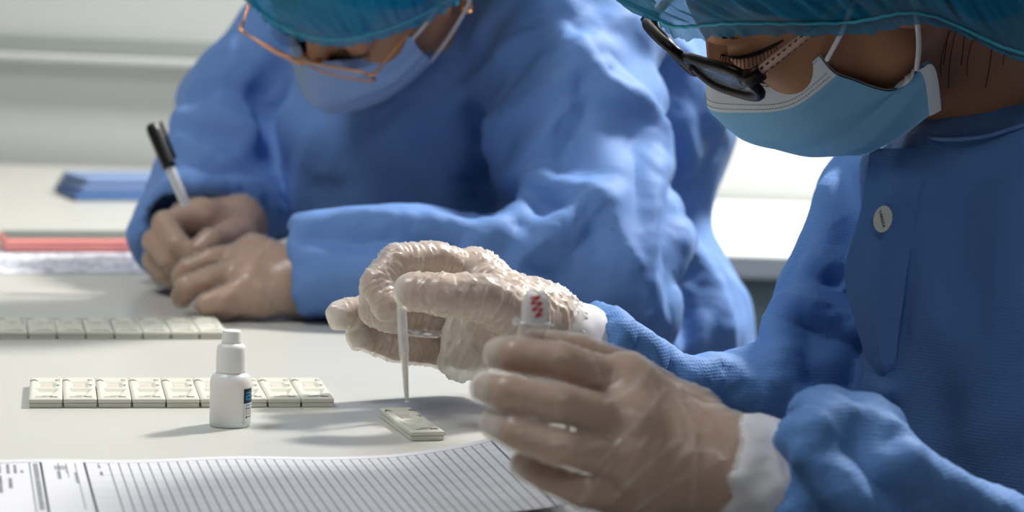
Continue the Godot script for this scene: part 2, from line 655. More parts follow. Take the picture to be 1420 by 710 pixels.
func materials() -> void:
	var t := mat("table", Color(0.80, 0.80, 0.775), 0.3, 0.5)
	t.normal_enabled = true
	t.normal_texture = noise_normal(0.02, 4, 1.0)
	t.normal_scale = 0.05
	t.uv1_triplanar = true; t.uv1_world_triplanar = true
	t.uv1_scale = Vector3(6, 6, 6)
	mat("wall", Color(0.81, 0.825, 0.82), 0.75, 0.3)
	mat("trim", Color(0.62, 0.65, 0.64), 0.5)
	mat("counter", Color(0.86, 0.87, 0.86), 0.45)
	mat("panel", Color(0.50, 0.55, 0.53), 0.6)
	mat("floor", Color(0.36, 0.37, 0.37), 0.5)  # floor is out of view, toned down to limit bounced light
	mat("unseen_wall", Color(0.40, 0.42, 0.43), 0.8)  # unseen side and front walls, kept dark to weaken their bounce
	mat("ceiling", Color(0.72, 0.72, 0.71), 0.9)  # ceiling is out of view, greyed to limit bounced light
	mat("steel", Color(0.6, 0.62, 0.63), 0.35).metallic = 0.8
	var gl := mat("lamp", Color(0.95, 0.95, 0.95), 0.6)  # glowing diffuser of the unseen ceiling lamps
	gl.emission_enabled = true
	gl.emission = Color(1, 0.98, 0.95)
	gl.emission_energy_multiplier = 1.2
	# gowns: blue non-woven cloth
	for k in 2:
		var g := mat("gown" if k == 0 else "near_gown", Color(0.42, 0.575, 0.82) if k == 0 else Color(0.37, 0.55, 0.80), 0.62, 0.35)
		g.normal_enabled = true
		g.normal_texture = dots(256, 16, true)
		g.normal_scale = 0.3 if k == 0 else 1.1
		g.uv1_triplanar = true
		g.uv1_scale = Vector3(39, 39, 39) if k == 0 else Vector3(32, 32, 32)
		g.rim_enabled = true
		g.rim = 0.25
		g.rim_tint = 0.5
		g.backlight_enabled = true
		g.backlight = Color(0.10, 0.13, 0.2)
	mat("seam", Color(0.42, 0.58, 0.82), 0.6)
	mat("knit", Color(0.88, 0.88, 0.9), 0.8)
	for k in 2:
		var s := mat("skin" if k == 0 else "near_skin", Color(0.72, 0.52, 0.39) if k == 0 else Color(0.70, 0.50, 0.37), 0.5, 0.4)
		s.subsurf_scatter_enabled = true
		s.subsurf_scatter_strength = 0.12
	var gv := mat("glove", Color(0.93, 0.90, 0.86), 0.3, 0.75)
	gv.transparency = BaseMaterial3D.TRANSPARENCY_ALPHA
	gv.vertex_color_use_as_albedo = true
	gv.normal_enabled = true
	gv.normal_texture = noise_normal(0.012, 21, 5.0, 512, true)
	gv.normal_scale = 0.2
	gv.uv1_triplanar = true
	gv.uv1_scale = Vector3(14, 14, 14)
	mat("hair", Color(0.07, 0.05, 0.045), 0.55)
	var cp := mat("cap", Color(0.03, 0.50, 0.66), 0.6, 0.3)
	cp.transparency = BaseMaterial3D.TRANSPARENCY_ALPHA
	cp.albedo_color.a = 0.77
	cp.normal_enabled = true
	cp.normal_texture = noise_normal(0.02, 8, 6.0, 512, true)
	cp.normal_scale = 0.6
	cp.uv1_triplanar = true
	cp.uv1_scale = Vector3(9, 9, 9)
	mat("elastic", Color(0.25, 0.70, 0.80), 0.6)
	var mk := mat("mask", Color(0.52, 0.74, 0.88), 0.75, 0.3)
	mk.normal_enabled = true
	mk.normal_texture = dots(256, 16, true)
	mk.normal_scale = 0.15
	mk.uv1_triplanar = true
	mk.uv1_scale = Vector3(60, 60, 60)
	mk.backlight_enabled = true
	mk.backlight = Color(0.2, 0.2, 0.2)
	var mb := mat("mask_band", Color(0.86, 0.89, 0.92), 0.75, 0.3)
	mb.backlight_enabled = true
	mb.backlight = Color(0.2, 0.2, 0.2)
	mat("far_mask", Color(0.60, 0.70, 0.86), 0.75, 0.3)
	mat("loop", Color(0.9, 0.9, 0.92), 0.8)
	mat("gold", Color(0.93, 0.66, 0.40), 0.28).metallic = 0.9
	mat("tortoise", Color(0.075, 0.03, 0.025), 0.32, 0.35)
	mat("check_light", Color(0.80, 0.66, 0.58), 0.4)
	mat("check_dark", Color(0.16, 0.13, 0.2), 0.4)
	var ln := mat("lens", Color(0.9, 0.95, 1.0, 0.1), 0.03, 0.6)
	ln.transparency = BaseMaterial3D.TRANSPARENCY_ALPHA
	mat("lash", Color(0.03, 0.02, 0.02), 0.7)
	mat("brow", Color(0.12, 0.075, 0.05), 0.7)
	mat("cassette", Color(0.86, 0.86, 0.81), 0.42, 0.45)
	mat("strip", Color(0.80, 0.76, 0.72), 0.8)
	mat("print", Color(0.10, 0.10, 0.11), 0.6)
	var bo := mat("bottle", Color(0.97, 0.98, 0.97), 0.35, 0.5)
	bo.subsurf_scatter_enabled = true
	bo.subsurf_scatter_strength = 0.5
	bo.backlight_enabled = true
	bo.backlight = Color(0.5, 0.5, 0.49)
	mat("bottle_cap", Color(0.95, 0.95, 0.94), 0.35)
	var cl := mat("clear", Color(0.93, 0.95, 0.95, 0.2), 0.1, 0.7)
	cl.transparency = BaseMaterial3D.TRANSPARENCY_ALPHA
	var fr := mat("frosted", Color(0.95, 0.95, 0.95, 0.72), 0.35, 0.6)
	fr.transparency = BaseMaterial3D.TRANSPARENCY_ALPHA
	mat("red_ink", Color(0.80, 0.12, 0.25), 0.5)
	mat("liquid", Color(0.85, 0.80, 0.72, 0.5), 0.1).transparency = BaseMaterial3D.TRANSPARENCY_ALPHA
	mat("black", Color(0.03, 0.032, 0.03), 0.35)
	mat("grip", Color(0.12, 0.12, 0.13), 0.4)
	var pc := mat("pen_clear", Color(0.92, 0.93, 0.95, 0.75), 0.15, 0.6)
	pc.transparency = BaseMaterial3D.TRANSPARENCY_ALPHA
	mat("phone_case", Color(0.94, 0.60, 0.57), 0.45)
	mat("phone_glass", Color(0.38, 0.40, 0.38), 0.3)
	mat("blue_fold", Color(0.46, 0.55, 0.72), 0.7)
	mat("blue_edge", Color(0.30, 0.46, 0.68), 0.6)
	mat("paper", Color(0.88, 0.89, 0.93), 0.8, 0.2)
	mat("button", Color(0.88, 0.88, 0.85), 0.4)

# ------------------------------------------------------------------ the room
func box(size: Vector3) -> BoxMesh:
	var b := BoxMesh.new()
	b.size = size
	return b

func light_panel(where: Vector3, size: Vector2, energy: float, color: Color, label: String) -> void:  # ceiling lamp out of view; size, place and strength chosen for its light
	var t := thing("unseen_ceiling_light", label, "ceiling light", where, Basis(), "unseen ceiling light panels")
	var f := []
	for s in [-1, 1]:
		f.append(rbox(Vector3(0.03, 0.03, size.y + 0.06), 0.004, 1, Transform3D(Basis(), Vector3(s * (size.x / 2 + 0.015), 0.0, 0))))
		f.append(rbox(Vector3(size.x, 0.03, 0.03), 0.004, 1, Transform3D(Basis(), Vector3(0, 0.0, s * (size.y / 2 + 0.015)))))
	obj("frame", joined(f), M.trim, t)
	obj("diffuser", rbox(Vector3(size.x, 0.012, size.y), 0.002, 1), M.lamp, t)
	var l := AreaLight3D.new()
	l.name = "panel_light"
	l.area_size = size
	l.light_energy = energy
	l.light_color = color
	l.shadow_enabled = true
	l.area_range = 9.0
	t.add_child(l)
	l.position = Vector3(0, -0.012, 0)
	l.rotation_degrees = Vector3(-90, 0, 0)

func room() -> void:
	struct("floor", box(Vector3(6.6, 0.1, 6.8)), M.floor, Vector3(0, -0.05, -0.4))
	struct("ceiling", box(Vector3(6.6, 0.1, 6.8)), M.ceiling, Vector3(0, 2.75, -0.4))
	struct("wall_back", box(Vector3(6.6, 2.7, 0.1)), M.wall, Vector3(0, 1.35, -3.45))
	struct("wall_left_unseen", box(Vector3(0.1, 2.7, 6.8)), M.unseen_wall, Vector3(-3.25, 1.35, -0.4))  # out of view, as the next two; dark to keep the chests shaded
	struct("wall_right_unseen", box(Vector3(0.1, 2.7, 6.8)), M.unseen_wall, Vector3(3.25, 1.35, -0.4))
	struct("wall_front_unseen", box(Vector3(6.6, 2.7, 0.1)), M.unseen_wall, Vector3(0, 1.35, 2.95))
	# the grey cable rail along the left half of the back wall
	var rail := struct("trim_1", rbox(Vector3(2.1, 0.028, 0.016), 0.004, 2), M.trim, Vector3(-1.1, 0.928, -3.392))
	rail.rotation_degrees.z = -0.6
	struct("trim_2", rbox(Vector3(2.1, 0.012, 0.03), 0.004, 2), M.wall, Vector3(-1.1, 0.908, -3.386)).rotation_degrees.z = -0.6
	# the white table, cut away on the right where the two people sit
	var outline := PackedVector2Array([Vector2(-1.35, -0.72), Vector2(0.075, -0.72), Vector2(0.075, -1.60), Vector2(-0.22, -2.0), Vector2(-0.36, -2.58), Vector2(-0.36, -3.35), Vector2(-1.35, -3.35)])
	var t := thing("table", "long white laminate table that the two people work at", "table", Vector3(-0.6, 0, -1.6))
	var v := PackedVector3Array(); var idx := PackedInt32Array()
	var n := outline.size()
	var tri := Geometry2D.triangulate_polygon(outline)
	var ring := [[0.0, -0.003], [-0.003, 0.0], [0.0, 0.0]]
	for layer in 2:
		var base := v.size()
		for p in outline: v.append(Vector3(p.x + 0.6, TABLE - (0.028 if layer == 1 else 0.0), p.y + 1.6))
		for q in range(0, tri.size(), 3):
			var aa := v[base + tri[q]]; var bb := v[base + tri[q + 1]]; var cc := v[base + tri[q + 2]]
			var upw := (cc - aa).cross(bb - aa).y > 0
			if upw == (layer == 0): idx.append_array(PackedInt32Array([base + tri[q], base + tri[q + 1], base + tri[q + 2]]))
			else: idx.append_array(PackedInt32Array([base + tri[q], base + tri[q + 2], base + tri[q + 1]]))
	for i in n:
		var j := (i + 1) % n
		var aa := v[i]; var bb := v[j]
		var out_n := (v[j + n] - aa).cross(bb - aa)
		var mid := (aa + bb) / 2.0
		idx.append_array(PackedInt32Array([i, j, n + j, i, n + j, n + i]))
	var tm := flat_normals(commit(v, idx))
	obj("tabletop", tm, M.table, t)
	for p in [Vector3(-0.65, 0.361, 0.78), Vector3(0.56, 0.361, 0.75), Vector3(-0.65, 0.361, -1.65), Vector3(0.1, 0.361, -1.65)]:
		obj("leg", rbox(Vector3(0.05, 0.722, 0.05), 0.006, 2, Transform3D(Basis(), p)), M.steel, t)
	# the counter behind
	var c := thing("counter", "white counter with a grey front along the back wall", "counter", Vector3(0.85, 0, -3.0))
	obj("counter_top", rbox(Vector3(2.2, 0.03, 0.76), 0.006, 3, Transform3D(Basis(), Vector3(0.14, 0.712, 0.0))), M.counter, c)
	obj("front_panel", rbox(Vector3(2.16, 0.60, 0.03), 0.004, 2, Transform3D(Basis(), Vector3(0.14, 0.397, 0.34))), M.panel, c)
	obj("plinth", rbox(Vector3(2.1, 0.09, 0.5), 0.003, 1, Transform3D(Basis(), Vector3(0.14, 0.045, 0.02))), M.trim, c)
	obj("side_panel", rbox(Vector3(0.02, 0.6, 0.66), 0.003, 1, Transform3D(Basis(), Vector3(-0.93, 0.397, -0.01))), M.panel, c)

# ------------------------------------------------------------------ things on the table
func cassette_top() -> ArrayMesh:      # 19.2 x 77 mm, two pressed hollows; local origin at the front bottom left, z runs away from the front as -z
	var nx := 30; var nz := 66
	var W := 0.0193; var L := 0.0775
	var v := PackedVector3Array(); var idx := PackedInt32Array()
	for j in nz + 1:
		for i in nx + 1:
			var x := W * i / nx; var z := L * j / nz
			var e := minf(minf(x, W - x), minf(z, L - z))
			var h := 0.0058
			# long read window towards the back
			var dx := absf(x - W / 2); var a := maxf(dx - 0.0042, absf(z - 0.051) - 0.0095)
			h -= 0.0016 * (1.0 - smoothstep(-0.0012, 0.0022, a))
			# sample hollow towards the front, wide at the back and narrowing to a spoon
			var wz := lerpf(0.0022, 0.0062, clampf((z - 0.012) / 0.018, 0, 1))
			var b := maxf(dx - wz, absf(z - 0.0235) - 0.0115)
			h -= 0.0021 * (1.0 - smoothstep(-0.002, 0.0012, b))
			h -= 0.0008 * (1.0 - smoothstep(0.0, 0.0016, e)) * (1.0 - smoothstep(0.0, 0.0016, e))
			v.append(Vector3(x, h, -z))
	for j in nz:
		for i in nx:
			var a := j * (nx + 1) + i
			idx.append_array(PackedInt32Array([a, a + nx + 1, a + 1, a + 1, a + nx + 1, a + nx + 2]))
	# walls down to the seam
	var ringi := []
	for i in nx + 1: ringi.append(i)
	for j in range(1, nz + 1): ringi.append(j * (nx + 1) + nx)
	for i in range(nx - 1, -1, -1): ringi.append(nz * (nx + 1) + i)
	for j in range(nz - 1, 0, -1): ringi.append(j * (nx + 1))
	var base := v.size()
	for k in ringi: v.append(v[k])
	for k in ringi: v.append(Vector3(v[k].x, 0.0030, v[k].z))
	var m := ringi.size()
	for k in m:
		var a := base + k; var b := base + (k + 1) % m
		idx.append_array(PackedInt32Array([a, b, a + m, b, b + m, a + m]))
	return commit(v, idx)

func make_cassette() -> Node3D:
	var t := thing("test_cassette", "white plastic rapid test cassette", "test cassette")
	obj("lower_shell", rbox(Vector3(0.0189, 0.0029, 0.0771), 0.0006, 2, Transform3D(Basis(), Vector3(0.00965, 0.00145, -0.03875))), M.cassette, t)
	obj("upper_shell", cassette_top(), M.cassette, t)
	obj("test_strip", rbox(Vector3(0.006, 0.0004, 0.016), 0.0001, 1, Transform3D(Basis(), Vector3(0.00965, 0.0044, -0.051))), M.strip, t)
	# printed marks: a line of small type at the front, letters beside the windows
	var marks := []
	var rng := RandomNumberGenerator.new()
	rng.seed = 5
	var dash := func(x0: float, x1: float, z: float, w: float): marks.append(rbox(Vector3(x1 - x0, 0.0002, w), 0.00005, 1, Transform3D(Basis(), Vector3((x0 + x1) / 2, 0.00584, -z))))
	var x := 0.0036
	while x < 0.0108:
		var w := rng.randf_range(0.0004, 0.0009)
		dash.call(x, x + w, 0.0046, 0.0011)
		x += w + 0.0002
	x = 0.0118
	while x < 0.0162:
		dash.call(x, x + 0.0008, 0.0046, 0.0022)
		x += 0.00094
	x = 0.0075
	while x < 0.0135:
		dash.call(x, x + 0.0006, 0.0080, 0.0014)
		x += 0.0011
	obj("printed_type", joined(marks), M.print, t)
	for q in [["A", 0.0022, 0.066, 0.006], ["C", 0.0166, 0.066, 0.005], ["T", 0.0166, 0.046, 0.0048]]:
		var tx := TextMesh.new()
		tx.text = q[0]
		tx.font = font
		tx.font_size = 32
		tx.pixel_size = q[3] / 24.0
		tx.depth = 0.0001
		var o := obj("letter", tx, M.print, t)
		o.position = Vector3(q[1], 0.00588, -q[2])
		o.rotation_degrees = Vector3(-90, 0, 0)
	return t

var font: SystemFont

func cassettes() -> void:
	var first := make_cassette()
	var sets := [
		[9, Vector3(-0.2803, TABLE, -1.3505), 0.1966, "front row of nine white test cassettes", "test cassette in the front row, %s"],
		[9, Vector3(-0.3772, TABLE, -1.6178), 0.225, "back row of white test cassettes", "test cassette in the back row, %s"]]
	var where_front := ["at its far left end", "second from its left end", "third from its left end", "fourth from its left end", "fifth, just left of the bottle", "sixth, half hidden by the bottle", "seventh, just right of the bottle", "next to last on its right end", "at its right end, nearest the pipette"]
	var where_back := ["cut by the picture's left edge", "first whole one from the left", "second whole one from the left", "third whole one from the left", "fourth whole one from the left", "fourth from its right end", "third from its right end", "next to last on its right end", "at its right end beside the gloved knuckles"]
	var rng := RandomNumberGenerator.new()
	rng.seed = 77
	for s in sets.size():
		var q: Array = sets[s]
		for i in q[0]:
			var o: Node3D = first
			if s + i > 0:
				o = first.duplicate()
				o.name = numbered("test_cassette")
				add_child(o)
			var bs := Basis(Vector3.UP, q[2])
			o.transform = Transform3D(Basis(Vector3.UP, q[2] + rng.randf_range(-0.006, 0.006)), q[1] + bs * Vector3(0.02 * i + 0.00035, 0, rng.randf_range(-0.0005, 0.0005)))
			tag(o, q[4] % (where_front[i] if s == 0 else where_back[i]), "test cassette", q[3])
	var one: Node3D = first.duplicate()
	one.name = numbered("test_cassette")
	add_child(one)
	var p := on_table(570, 612)
	var r := on_table(613, 612)
	one.transform = Transform3D(Basis(Vector3.UP, 0.29), p)
	tag(one, "single white test cassette lying under the pipette tip", "test cassette")

func bottle() -> void:
	var p := on_table(319, 590)
	var t := thing("dropper_bottle", "frosted white dropper bottle with a small navy label", "bottle", p)
	obj("bottle_body", lathe([[0.0, 0.0], [0.0105, 0.0], [0.0114, 0.0006], [0.0118, 0.002], [0.0118, 0.0245], [0.0116, 0.0265], [0.0108, 0.0285], [0.0096, 0.0298], [0.0084, 0.0306], [0.0080, 0.0312], [0.0, 0.0312]], 56), M.bottle, t)
	obj("collar", lathe([[0.0, 0.031], [0.0084, 0.031], [0.0086, 0.0316], [0.0085, 0.040], [0.0082, 0.0445], [0.0076, 0.0462], [0.006, 0.0475], [0.0, 0.0478]], 56), M.bottle_cap, t)
	obj("nozzle_cap", lathe([[0.0, 0.0465], [0.0060, 0.0468], [0.0056, 0.0485], [0.0053, 0.0535], [0.0050, 0.0544], [0.0044, 0.0548], [0.0, 0.0548]], 48), M.bottle_cap, t)
	# label: a narrow strip on the right-hand flank
	var img := Image.create(128, 256, false, Image.FORMAT_RGB8)
	img.fill(Color(0.86, 0.88, 0.87))
	img.fill_rect(Rect2i(0, 10, 128, 104), Color(0.02, 0.10, 0.18))
	var cyan := Color(0.08, 0.55, 0.78)
	for r in [Rect2i(24, 34, 62, 11), Rect2i(76, 34, 11, 58), Rect2i(24, 56, 52, 10), Rect2i(24, 56, 11, 36), Rect2i(24, 82, 58, 10)]: img.fill_rect(r, cyan)
	var rng := RandomNumberGenerator.new()
	rng.seed = 3
	for row in [[122, 14, Color(0.15, 0.45, 0.75)], [144, 16, Color(0.3, 0.32, 0.33)], [206, 10, Color(0.15, 0.15, 0.16)]]:
		var x := 22
		while x < 100:
			var w := rng.randi_range(5, 11)
			img.fill_rect(Rect2i(x, row[0], w, row[1]), row[2])
			x += w + 4
	img.fill_rect(Rect2i(22, 206, 12, 16), Color(0.1, 0.1, 0.1))
	for x in [24, 48, 72, 90]:
		img.fill_rect(Rect2i(x, 168, 14, 28), Color(0.3, 0.3, 0.32))
		img.fill_rect(Rect2i(x + 4, 173, 8, 18), Color(0.86, 0.88, 0.87))
	var lm := mat("bottle_label", Color.WHITE, 0.4)
	lm.albedo_texture = ImageTexture.create_from_image(img)
	var v := PackedVector3Array(); var idx := PackedInt32Array(); var uv := PackedVector2Array()
	for j in 2:
		for i in 13:
			var a := deg_to_rad(44.0 - 48.0 * i / 12.0)
			v.append(Vector3(cos(a) * 0.01186, 0.0232 - 0.0205 * j, sin(a) * 0.01186)); uv.append(Vector2(i / 12.0, j))
	for i in 12: idx.append_array(PackedInt32Array([i, i + 1, i + 13, i + 1, i + 14, i + 13]))
	obj("label", commit(v, idx, uv), lm, t)

func line(img: Image, x0: float, y0: float, x1: float, y1: float, w: float, c: Color) -> void:
	img.fill_rect(Rect2i(int(minf(x0, x1) - w / 2), int(minf(y0, y1) - w / 2), int(absf(x1 - x0) + w), int(absf(y1 - y0) + w)), c)

func form_texture() -> ImageTexture:      # a ruled sign-off form; u runs along the long far edge from left to right, v towards the viewer
	var W := 2048; var H := 1024          # 0.300 x 0.150 m of paper
	var img := Image.create(W, H, false, Image.FORMAT_RGB8)
	img.fill(Color(0.95, 0.955, 0.985))
	var k := 2048.0 / 0.300
	var dark := Color(0.25, 0.27, 0.28)
	var mid := Color(0.42, 0.45, 0.46)
	var pale := Color(0.60, 0.62, 0.64)
	var right := 0.2945
	var left := 0.0792
	line(img, left * k, 0.008 * k, right * k, 0.008 * k, 4, dark)
	line(img, right * k, 0.008 * k, right * k, 1023, 6, dark)
	line(img, left * k, 0.008 * k, left * k, 1023, 8, dark)
	var x := left + 0.0123
	while x < right - 0.003:
		line(img, x * k, 0.008 * k, x * k, 1023, 4, mid)
		x += 0.00505
	for y in [0.0145, 0.026, 0.040, 0.058, 0.076, 0.094, 0.112, 0.13]: line(img, left * k, y * k, right * k, y * k, 2, pale)
	var rng := RandomNumberGenerator.new()
	rng.seed = 9
	# headings that run along v: [u, from, to, width, tone]
	for q in [[left + 0.007, 0.0105, 0.0125, 0.0013, dark], [left + 0.007, 0.015, 0.022, 0.0013, dark], [left + 0.0072, 0.031, 0.042, 0.0015, dark],
			[0.0665, 0.017, 0.028, 0.0062, pale], [0.0650, 0.030, 0.05, 0.0016, mid], [0.0695, 0.030, 0.034, 0.0016, mid], [0.0735, 0.034, 0.06, 0.0016, mid],
			[0.0542, 0.012, 0.12, 0.0026, mid], [0.0362, 0.010, 0.034, 0.0016, dark], [0.0404, 0.0115, 0.035, 0.0016, dark], [0.0440, 0.014, 0.035, 0.0016, dark],
			[0.0471, 0.028, 0.034, 0.0016, dark], [0.0362, 0.040, 0.08, 0.0018, dark], [0.0410, 0.046, 0.07, 0.0018, dark], [0.031, 0.011, 0.06, 0.0016, dark], [0.026, 0.012, 0.05, 0.0016, dark]]:
		var y: float = q[1]
		while y < q[2]:
			var l := rng.randf_range(0.0008, 0.002)
			var e := minf(y + l, q[2])
			img.fill_rect(Rect2i(int((q[0] - q[3] / 2) * k), int(y * k), int(q[3] * k), maxi(2, int((e - y) * k))), q[4])
			y += l + 0.0005
	for q in [[0.0658, 0.010, 0.05], [0.0697, 0.012, 0.046], [0.0743, 0.010, 0.12]]: line(img, q[0] * k, q[1] * k, q[0] * k, q[2] * k, 3, mid)
	line(img, 0.0570 * k, 0.0085 * k, 0.0570 * k, 1023, 8, dark)
	line(img, 0.0513 * k, 0.0085 * k, 0.0513 * k, 1023, 4, mid)
	line(img, 0, 0.0078 * k, 0.0570 * k, 0.0085 * k, 3, mid)
	return ImageTexture.create_from_image(img)

func paper(called: String, label: String, corner: Vector3, along_: Vector3, towards: Vector3, size: Vector2, m: Material, curl: Callable) -> void:
	var t := thing(called, label, "paper", corner)
	var nu := 81; var nv := 33
	var v := PackedVector3Array(); var idx := PackedInt32Array(); var uv := PackedVector2Array()
	for s in 2:
		for j in nv:
			for i in nu:
				var u := float(i) / (nu - 1); var w := float(j) / (nv - 1)
				v.append(along_ * u * size.x + towards * w * size.y + Vector3.UP * (curl.call(u, w) + 0.0006 - 0.0003 * s)); uv.append(Vector2(u, w))
	var n := nu * nv
	for j in nv - 1:
		for i in nu - 1:
			var a := j * nu + i
			idx.append_array(PackedInt32Array([a, a + 1, a + nu, a + 1, a + nu + 1, a + nu]))
			idx.append_array(PackedInt32Array([n + a, n + a + nu, n + a + 1, n + a + 1, n + a + nu, n + a + nu + 1]))
	var me := commit(v, idx, uv)
	obj("sheet", me, m, t)

func papers() -> void:
	var fm := mat("form", Color(0.90, 0.90, 0.90), 0.75, 0.25)
	fm.albedo_texture = form_texture()
	var right := Vector3(-0.0045, TABLE, -1.2475)
	var al := Vector3(cos(0.235), 0, -sin(0.235))
	var tw := Vector3(sin(0.235), 0, cos(0.235))
	paper("paper_form", "ruled paper form with empty columns, its right corner curling up", right - al * 0.300, al, tw, Vector2(0.300, 0.150), fm,
		func(u: float, w: float) -> float:
			var c := clampf((u - 0.78) / 0.22, 0, 1)
			return 0.0105 * c * c * (1.0 - 0.55 * w) + 0.0012 * sin(u * 9.0) * sin(u * 9.0) * (1.0 - w))
	var pm := mat("far_form", Color.WHITE, 0.75, 0.25)
	var img := Image.create(512, 256, false, Image.FORMAT_RGB8)
	img.fill(Color(0.93, 0.935, 0.96))
	for y in range(14, 250, 18): line(img, 8, y, 504, y, 3, Color(0.62, 0.63, 0.72))
	var rng := RandomNumberGenerator.new()
	rng.seed = 31
	for y in range(20, 240, 18):
		var x := 12
		while x < 470:
			var w := rng.randi_range(6, 26)
			if rng.randf() < 0.5: img.fill_rect(Rect2i(x, y + 3, w, 7), Color(0.55, 0.56, 0.66))
			x += w + 8
	pm.albedo_texture = ImageTexture.create_from_image(img)
	var a := on_table(-60, 381); var b := on_table(235, 379)
	var d := (b - a).normalized()
	paper("paper_sheet", "written paper sheet lying under the pink cased phone", a + Vector3(-d.z, 0, d.x) * -0.21, d, Vector3(-d.z, 0, d.x), Vector2(0.23, 0.21), pm, func(_u, _w): return 0.0)

func far_things() -> void:
	var a := on_table(4, 350, 0.001); var b := on_table(200, 350, 0.001)
	var d := (b - a).normalized()
	var bs := Basis(d, Vector3.UP, d.cross(Vector3.UP))
	var t := thing("phone", "phone in a salmon pink case lying on the paper sheet", "phone", a + Vector3(0, 0.0002, 0), bs)
	obj("case", rbox(Vector3(0.158, 0.0125, 0.078), 0.005, 4, Transform3D(Basis(), Vector3(0.079, 0.00625, -0.039))), M.phone_case, t)
	obj("screen", rbox(Vector3(0.149, 0.002, 0.070), 0.0009, 2, Transform3D(Basis(), Vector3(0.079, 0.0125, -0.039))), M.phone_glass, t)
	var p := on_table(104, 279)
	var q := on_table(236, 279)
	var e := (q - p).normalized()
	var g := thing("folded_gown", "folded blue gown lying far back on the white table", "folded gown", p, Basis(e, Vector3.UP, e.cross(Vector3.UP)))
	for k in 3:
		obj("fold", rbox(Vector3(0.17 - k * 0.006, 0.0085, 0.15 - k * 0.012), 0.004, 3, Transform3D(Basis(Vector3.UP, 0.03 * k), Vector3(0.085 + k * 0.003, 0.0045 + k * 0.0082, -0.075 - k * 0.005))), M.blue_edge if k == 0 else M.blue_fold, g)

# ------------------------------------------------------------------ people
class Head:
	var c: Vector3
	var f: Vector3
	var l: Vector3
	var u: Vector3
	var s: float
	func p(ff: float, ll: float, uu: float) -> Vector3: return c + (f * ff + l * ll + u * uu) * (0.001 * s)
	func v(q: Vector3) -> Vector3: return p(q.x, q.y, q.z)
	func axes() -> Basis: return Basis(f, l, u)

func head_at(px: float, py: float, d: float, f: Vector3, l: Vector3, s: float) -> Head:
	var h := Head.new()
	h.c = at(px, py, d)
	h.f = cam(f).normalized()
	h.l = cam(l)
	h.l = (h.l - h.f * h.l.dot(h.f)).normalized()
	h.u = h.f.cross(h.l)
	h.s = s
	return h

func head_field(h: Head, neck: Array) -> Field:
	var q := Field.new()
	var k := 0.001 * h.s
	q.ell(h.p(-8, 0, 32), h.axes(), Vector3(94, 73, 84) * k, 0.0)
	q.ell(h.p(24, 0, -20), h.axes(), Vector3(64, 57, 80) * k, 0.02)
	for s in [-1, 1]:
		q.cap(h.p(8, 53 * s, -40), h.p(62, 15 * s, -78), 15 * k, 14 * k, 0.022)
		q.ell(h.p(55, 36 * s, -20), h.axes(), Vector3(24, 20, 22) * k, 0.022)
	q.ell(h.p(68, 0, -78), h.axes(), Vector3(20, 24, 17) * k, 0.018)
	q.cap(h.p(78, -30, 26), h.p(78, 30, 26), 15 * k, 15 * k, 0.014)
	for s in [-1, 1]:
		q.ell(h.p(93, 32 * s, 7), h.axes(), Vector3(14, 17, 11) * k, 0.010, 1)
		q.ell(h.p(75, 32 * s, 5), h.axes(), Vector3(15, 15, 13) * k, 0.003)
		q.cap(h.p(89.5, 20 * s, 2), h.p(85, 44 * s, 1), 1.6 * k, 1.6 * k, 0.002)
	q.cap(h.p(86, 0, 14), h.p(108, 0, -24), 7.5 * k, 10 * k, 0.010)
	for s in [-1, 1]: q.ell(h.p(99, 10 * s, -28), h.axes(), Vector3(10, 7, 7) * k, 0.006)
	q.cap(h.p(93, -16, -58), h.p(93, 16, -58), 6 * k, 6 * k, 0.010)
	q.cap(h.p(91, -14, -67), h.p(91, 14, -67), 6 * k, 6 * k, 0.006)
	for s in [-1, 1]:
		var r := Basis(h.f.rotated(h.l, 0.25), h.l, h.u.rotated(h.l, 0.25))
		q.ell(h.p(-10, 73 * s, -2), r, Vector3(18, 6, 31) * k, 0.006)
		q.ell(h.p(-6, 80 * s, 2), r, Vector3(10, 6, 19) * k, 0.003, 1)
	q.chain(neck, 0.02)
	return q

func finger(q: Field, pts: Array, r: Array, kk := 0.0015) -> void:     # joints as [x, y, distance] from knuckle to tip, radii in mm
	for i in pts.size() - 1:
		q.cap(at(pts[i][0], pts[i][1], pts[i][2]), at(pts[i + 1][0], pts[i + 1][1], pts[i + 1][2]), r[i] * 0.001, r[i + 1] * 0.001, 0.004 if i == 0 else kk)

var finger_bones := []

